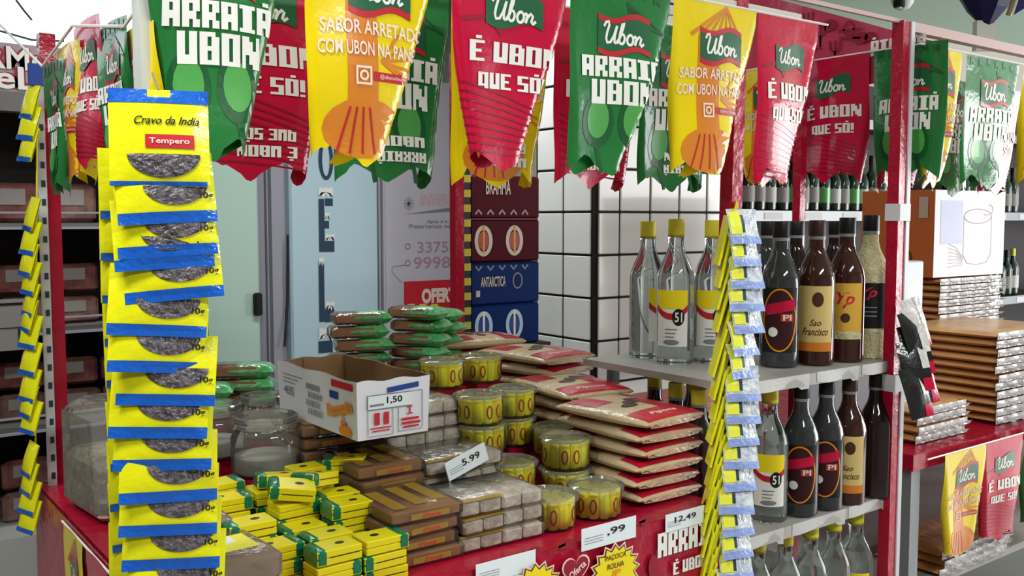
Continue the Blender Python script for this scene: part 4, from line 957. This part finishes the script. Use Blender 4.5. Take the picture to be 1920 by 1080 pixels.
BOD = [(.0, 0), (.034, 0), (.0375, .004), (.0375, .158), (.035, .172), (.028, .19), (.019, .208), (.0155, .222), (.0148, .245)]
def cyl_map(r):
    def fn(x, y, off=0): a = x / r; return Vector(((r + off) * math.cos(a), (r + off) * math.sin(a), -y))
    return lambda x, y, off=0: fn(x, y, off)
def bottle(kind):
    def mk():
        o = empty('liquor_bottle')
        g_, cp = {'clear': ('clear_glass', 'cap_yellow'), 'oval': ('smoke_glass', 'cap_black'), 'cream': ('brown_glass', 'cap_brown'), 'amber': ('brown_glass', 'cap_black'), 'straw': ('straw', 'cap_black'), 'plain': ('dark_glass', 'cap_yellow'), 'plainb': ('dark_glass', 'cap_black')}[kind]
        b = MB().lathe(BOD, 28, capt=True).build('glass_body', g_, o, smooth=True)
        if kind == 'clear':
            MB().lathe([(.0, .004), (.0335, .004), (.0345, .01), (.0345, .15), (.03, .165), (.0, .166)], 24).build('liquor', mat('liquor_clear', 'C9CECB', .05, alpha=.25), o, smooth=True)
        MB().lathe([(.0155, .238), (.0162, .24), (.0162, .27), (.0155, .272), (.0, .272)], 20, capb=True).build('cap', cp, o, smooth=True)
        MB().lathe([(.0163, .236), (.0163, .242)], 20, capb=False, capt=False).build('neck_ring', 'clear_glass' if kind == 'clear' else 'grey_metal', o)
        fn = cyl_map(.0377); fx_ = lambda x, y, off=0: fn(x, y, off)
        flip = lambda x, y, off=0: fn(x, y, off)
        def lab(x0, x1, z0, z1, m, off, nm, par): return MB().patch(flip, x0, x1, -z1, -z0, 10, 2, off).build(nm, m, par, smooth='all')
        if kind == 'clear':
            L = lab(-.033, .033, .035, .14, 'print_white', .0004, 'label', o); lab(-.033, .033, .105, .14, 'burst_yellow', .0008, 'yellow_top', L)
            MB().grid(lambda a, b: flip(-.033 + .066 * a, -(.085 + .012 * b + .016 * (2 * a - 1) ** 2), .001), 10, 1).build('red_stripe', 'logo_red', L)
            MB().ell(flip, .014, -.09, .012, .016, .0012, 18).build('badge', 'print_black', L); m_ = MB(); text(m_, flip, '51', .014, -.09, .018, .014, .02, 0, .002); m_.build('lettering', 'print_white', L)
            m_ = MB()
            for k in range(3): m_.patch(flip, -.012, .012 - .003 * k, -.068 + .007 * k, -.066 + .007 * k, 4, 1, .0012)
            m_.ell(flip, 0, -.043, .016, .005, .0012, 14); m_.build('small_print', 'print_grey', L)
        elif kind == 'oval':
            L = MB().patch(flip, -.036, .036, -.15, -.03, 12, 2, .0003).build('label', 'print_black', o, smooth='all')
            MB().ell(flip, 0, -.09, .033, .058, .0007, 26).build('oval_field', mat('maroon', '38141A', .4), L); MB().ring(flip, 0, -.09, .034, .059, .003, .001, 30).build('oval_rim', 'print_orange', L)
            MB().grid(lambda a, b: flip(-.028 + .058 * a, -(.098 + .02 * b + .012 * a), .0012), 8, 1).build('red_swoosh', 'pen_red', L)
            MB().patch(flip, .002, .026, -.102, -.088, 4, 1, .0016).build('orange_mark', 'candy_red', L); MB().ell(flip, -.012, -.068, .009, .009, .0014, 14).build('white_seal', 'print_white', L)
            m_ = MB(); text(m_, flip, 'PI', .014, -.095, .011, .016, .02, 0, .002); m_.build('lettering', 'print_pink', L)
        elif kind == 'cream':
            L = lab(-.035, .035, .028, .15, mat('label_cream', 'D2B676', .5), .0004, 'label', o); m_ = MB(); text(m_, flip, 'Sao', .0, -.082, .012, .022, .01, .4, .0008); text(m_, flip, 'Francisco', .0, -.065, .014, .05, .01, .4, .0008)
            m_.ell(flip, .004, -.125, .011, .014, .0008, 14); m_.build('lettering', 'print_brown', L); lab(-.035, .035, .028, .045, 'art_orange', .0007, 'lower_band', L)
        elif kind == 'amber':
            L = lab(-.035, .035, .045, .15, mat('label_amber', 'D3A23E', .5), .0004, 'label', o); m_ = MB(); text(m_, flip, 'Yp', .0, -.118, .03, .035, .02, .4, .0008); m_.build('lettering', 'print_red', L)
            MB().ell(flip, 0, -.085, .009, .009, .0008, 14).build('round_seal', 'print_brown', L); lab(-.035, .035, .045, .06, 'straw', .0007, 'lower_band', L)
        elif kind == 'straw':
            L = lab(-.034, .034, .06, .145, 'print_black', .0012, 'label', o); m_ = MB(); text(m_, flip, 'Yp', .0, -.125, .024, .03, .02, .4, .0018)
            m_.build('lettering', 'print_red', L); m_ = MB()
            for k in range(3): m_.patch(flip, -.015, .015, -.1 + .008 * k, -.098 + .008 * k, 4, 1, .0018)
            m_.build('small_print', 'print_grey', L)
        return o
    return mk
def put(kind, x, y, z, label, s=1.0, rot=None, sw=None):
    P = Vector((x, y, z)); sw = sw or min(s, 1.06)
    inst('bt' + kind, bottle(kind), P, (CAMD(P) if rot is None else rot), label, 'bottle', 'liquor bottles on the rack', (sw, sw, s))
UPB = [('clear', 1213, 668, 1.1, 'clear liquor bottle, yellow cap, behind left of the front clear bottle'), ('clear', 1265, 680, 1.12, 'clear liquor bottle with yellow cap and full front label, left of corner post'), ('clear', 1333, 678, 1.11, 'clear liquor bottle half hidden by the corner post'),
       ('oval', 1460, 686, 1.1, 'dark liquor bottle with orange-rimmed oval label, upper shelf'), ('cream', 1527, 682, 1.11, 'brown liquor bottle with cream script label, upper shelf'), ('amber', 1583, 676, 1.13, 'brown liquor bottle with amber label, upper shelf'), ('straw', 1627, 670, 1.15, 'straw-covered liquor bottle with black label, upper shelf')]
for kd, x, y, s, lb in UPB:
    P = onZ(x, y, 1.125); put(kd, P.x, P.y, 1.125, lb, s, rot=CAMD(P) + (R(55) if x == 1213 else R(-12) if x == 1265 else 0))
for k, (x, y) in enumerate(((1490, 652), (1524, 642), (1562, 645), (1436, 655))):
    P = onZ(x, y, 1.125); put('plainb' if k != 3 else 'oval', P.x, P.y, 1.125, ['dark bottle behind the oval and cream label bottles', 'dark bottle directly behind the cream label bottle', 'dark bottle behind the amber label bottle', 'dark oval label bottle behind the front oval bottle'][k], 1.1)
LOW = [('clear', 1440, 972, 'clear liquor bottle with yellow top label on the middle shelf'), ('oval', 1498, 962, 'dark oval label bottle, left of two on the middle shelf'), ('oval', 1545, 950, 'dark oval label bottle, right of two on the middle shelf'), ('cream', 1588, 940, 'brown bottle right of the oval bottles, middle shelf'), ('plainb', 1638, 928, 'dark bottle at the right end of the middle shelf')]
for kd, x, y, lb in LOW:
    P = onZ(x, y, .83); put(kd, P.x, P.y, .83, lb, .985)
k = 0
for u, v in ((.15, .33), (.095, .215), (.075, .135), (.17, .23), (.24, .3), (.155, .14), (.25, .19), (.33, .27)):
    put('plain' if k < 5 else 'plainb', u, v, .83, 'dark yellow-capped bottle, %s back from the corner post on middle shelf' % ORD[k] if k < 5 else 'dark black-capped bottle, %s in the middle shelf rear rows' % ORD[k - 5], .975); k += 1
for k, (x, y) in enumerate(((.172, .062), (.25, .055), (.328, .05), (.406, .048), (.484, .046))):
    put('clear', x, y, .53, 'yellow-capped clear bottle, %s from the left on the bottom shelf' % ORD[k], 1.0)
# ------------------------------------------------------------------ black pouch strip on the right post
q0 = onY(1700, 560, -.03)
ps = empty('pouch_strip', q0, 0, 'strip of black, white and red pouches hanging on the right post', 'pouches')
rg = random.Random(2)
for i, (x, y, m) in enumerate(((1702, 560, 'rice_white'), (1700, 585, 'black_bag'), (1706, 610, 'black_bag'), (1704, 640, 'black_bag'), (1716, 665, 'black_bag'), (1704, 690, 'black_bag'))):
    P = onY(x, y, -.03 - .006 * i) - q0
    Mx = Matrix.Translation(P) @ Matrix.Rotation(R(-22) + rg.uniform(-.25, .25), 4, 'Z') @ Matrix.Rotation(-.16, 4, 'Y') @ Matrix.Rotation(-.25, 4, 'X')
    def fw(x_, yy, off=0, Mx=Mx): return Mx @ Vector((x_, -.008 * math.cos(PI * x_ / .07) * math.sin(PI * min(1, max(0, yy / .11))) - off, -yy))
    pk = MB().grid(lambda a, b: fw(.06 * (a - .5), .105 * b), 8, 10).build('pouch', m, ps, smooth='all')
    MB().patch(fw, .012, .03, .0, .06, 3, 4, .001).build('white_side', 'rice_white', pk); MB().patch(fw, .008, .03, .08, .106, 3, 2, .001).build('red_corner', 'pen_red', pk)
# ------------------------------------------------------------------ side table with rice stacks and appliance box
ZTB = .86
tb = empty('side_table', (1.7, .5, 0), 0, 'low table covered in red film under the rice stacks', 'table')
rel(MB().box(.8, 2.7, .1, 1.1, ZTB - .04, ZTB), tb).build('top', 'red_film', tb); rel(MB().box(.82, 2.68, .14, 1.08, .48, .5), tb).build('lower_shelf', 'shelf_grey', tb)
for x in (.83, 2.67):
    for y in (.13, 1.07): rel(MB().box(x - .02, x + .02, y - .02, y + .02, 0, ZTB - .04), tb).build('leg', 'grey_metal', tb)
def rice():
    o = empty('rice_bag'); W_, L_, H_ = .4, .31, .024
    def prof(x, y): return max(0, 1 - abs(2 * x / W_) ** 8) ** .5 * max(0, 1 - abs(2 * y / L_) ** 8) ** .5
    MB().grid(lambda a, b: (W_ * (a - .5), L_ * (b - .5), H_ / 2 + H_ / 2 * prof(W_ * (a - .5), L_ * (b - .5))), 18, 16).grid(lambda a, b: (W_ * (.5 - a), L_ * (b - .5), H_ / 2 - H_ / 2 * prof(W_ * (.5 - a), L_ * (b - .5))), 18, 16).build('sack', 'rice_brown', o, smooth='all')
    MB().grid(lambda a, b: (W_ * (a - .5) * .99, -L_ / 2 - .004 - .004 * math.sin(a * 31) * math.sin(b * 3), .002 + .02 * b), 24, 3).build('white_end', 'rice_white', o, smooth='all')
    MB().grid(lambda a, b: (W_ * (a - .5) * .98, -L_ / 2 - .002 - .028 * b, .012 + .004 * math.sin(a * 40) * b), 24, 2).build('crimped_fringe', 'rice_white', o, smooth='all')
    return o
def ricestack(u, v, z, n, s, wd):
    for k in range(n):
        lv = 'topmost' if k == n - 1 else ('bottom one' if k == 0 else ORD[k] + ' from bottom')
        inst('rice', rice, (u + .2 * s[0] + random.uniform(-.005, .005), v + .155 * s[1] + random.uniform(-.005, .005), z + k * .0235), random.uniform(-.02, .02), 'brown bag with silvery end, %s of the %s' % (lv, wd), 'bag', 'bags stacked on the side table', (s[0], s[1], .99))
ricestack(1.29, .15, ZTB, 11, (1, 1, 1), 'front right stack')
ricestack(1.63, .51, ZTB, 16, (1, 1, 1), 'tall stack under the appliance box')
ricestack(.9, .15, ZTB, 4, (.6, .6, 1), 'low stack before the tall stacks')
ricestack(1.0, .13, .5, 3, (.9, .6, 1), 'pile on the lower table shelf')
zb = ZTB + 16 * .0235 + .002
c0 = onY(1762, 440, .5); bw = onY(1885, 440, .5).x - c0.x; bd = onX(1622, 420, c0.x).y - .5; bh = onY(1768, 355, .5).z - zb
ab = empty('appliance_box', (c0.x, .52, zb), R(-2), 'orange and white appliance box on the tall rice stack', 'box')
MB().rbox(0, bw, 0, bd, 0, bh, .002).build('carton', 'box_orange', ab)
fpn = MB().box(.001, bw - .001, -.0012, 0, .001, bh - .001).build('white_front', 'box_white', ab)
ff = flat((0, -.0014, 0), (1, 0, 0), (0, 0, -1)); U_ = lambda a: bw * a; V_ = lambda b: -bh * (1 - b)
MB().patch(ff, U_(.08), U_(.38), V_(.12), V_(.62), 1, 1, .0004).build('blue_panel', mat('box_bluish', 'B8BEDC', .45), fpn)
m_ = MB(); m_.ring(ff, U_(.6), V_(.3), bw * .2, bh * .09, .003, .0008, 28); m_.ring(ff, U_(.72), V_(.22), bw * .1, bh * .07, .003, .0008, 18, -1.2, 2)
m_.line(ff, [(U_(.4), V_(.3)), (U_(.4), V_(.75)), (U_(.46), V_(.85)), (U_(.6), V_(.87)), (U_(.74), V_(.85)), (U_(.8), V_(.75)), (U_(.8), V_(.3))], .0025, .0008); m_.build('line_drawing', 'box_line', fpn)
m_ = MB()
for k in range(7): m_.line(ff, [(U_(.2), V_(.62 + .045 * k)), (U_(.3), V_(.66 + .035 * k)), (U_(.4), V_(.78 + .015 * k))], .002, .0008)
m_.build('red_lines', 'faded_pink', fpn)
fd = flat((-.0012, bd, 0), (0, -1, 0), (0, 0, -1)); D_ = lambda a: bd * a
m_ = MB(); m_.ring(fd, D_(.62), V_(.78), .028, .028, .005, .0006, 24); m_.line(fd, [(D_(.58), V_(.74)), (D_(.66), V_(.74)), (D_(.62), V_(.8)), (D_(.68), V_(.84))], .007, .0008); m_.build('round_emblem', 'print_brown', ab)
MB().patch(fd, D_(.8), D_(.92), V_(.08), V_(.32), 1, 1, .0006).build('sticker', mat('sticker_tan', 'B8A898', .5), ab)
wb = empty('white_carton', (.83, .22, ZTB), 0, 'pale white carton behind the straw-covered bottle', 'box')
MB().rbox(0, .2, 0, .24, 0, .46, .003).build('carton', 'box_white', wb); MB().rbox(.02, .18, -.0015, -.0005, .1, .36, .0004).build('printed_panel', 'box_bluish', wb)
tb_ = [('yellow', .9, {'fr': .35}), ('red', 1.1, {'fr': .25}), ('green', 1.32, {})]
garland('low bunting hanging from the edge of the side table', (1.1, .07, ZTB), [(k, (x, .075, ZTB - .01), dict({'L_': .28}, **kw)) for k, x, kw in tb_], (1, 0, 0), (0, 1, 0), [(.82, .075, ZTB - .008), (1.6, .075, ZTB - .008)])
lb_ = [('yellow', .6, {}), ('red', .45, {}), ('green', .3, {})]
garland('bunting strip hanging on the left side of the counter', (UL - .02, .2, ZC), [(k, (UL - .018, v, ZC - .006), dict({'W_': .13, 'L_': .28}, **kw)) for k, v, kw in lb_], (0, -1, 0), (1, 0, 0), [(UL - .016, .62, ZC - .005), (UL - .016, .1, ZC - .005)])
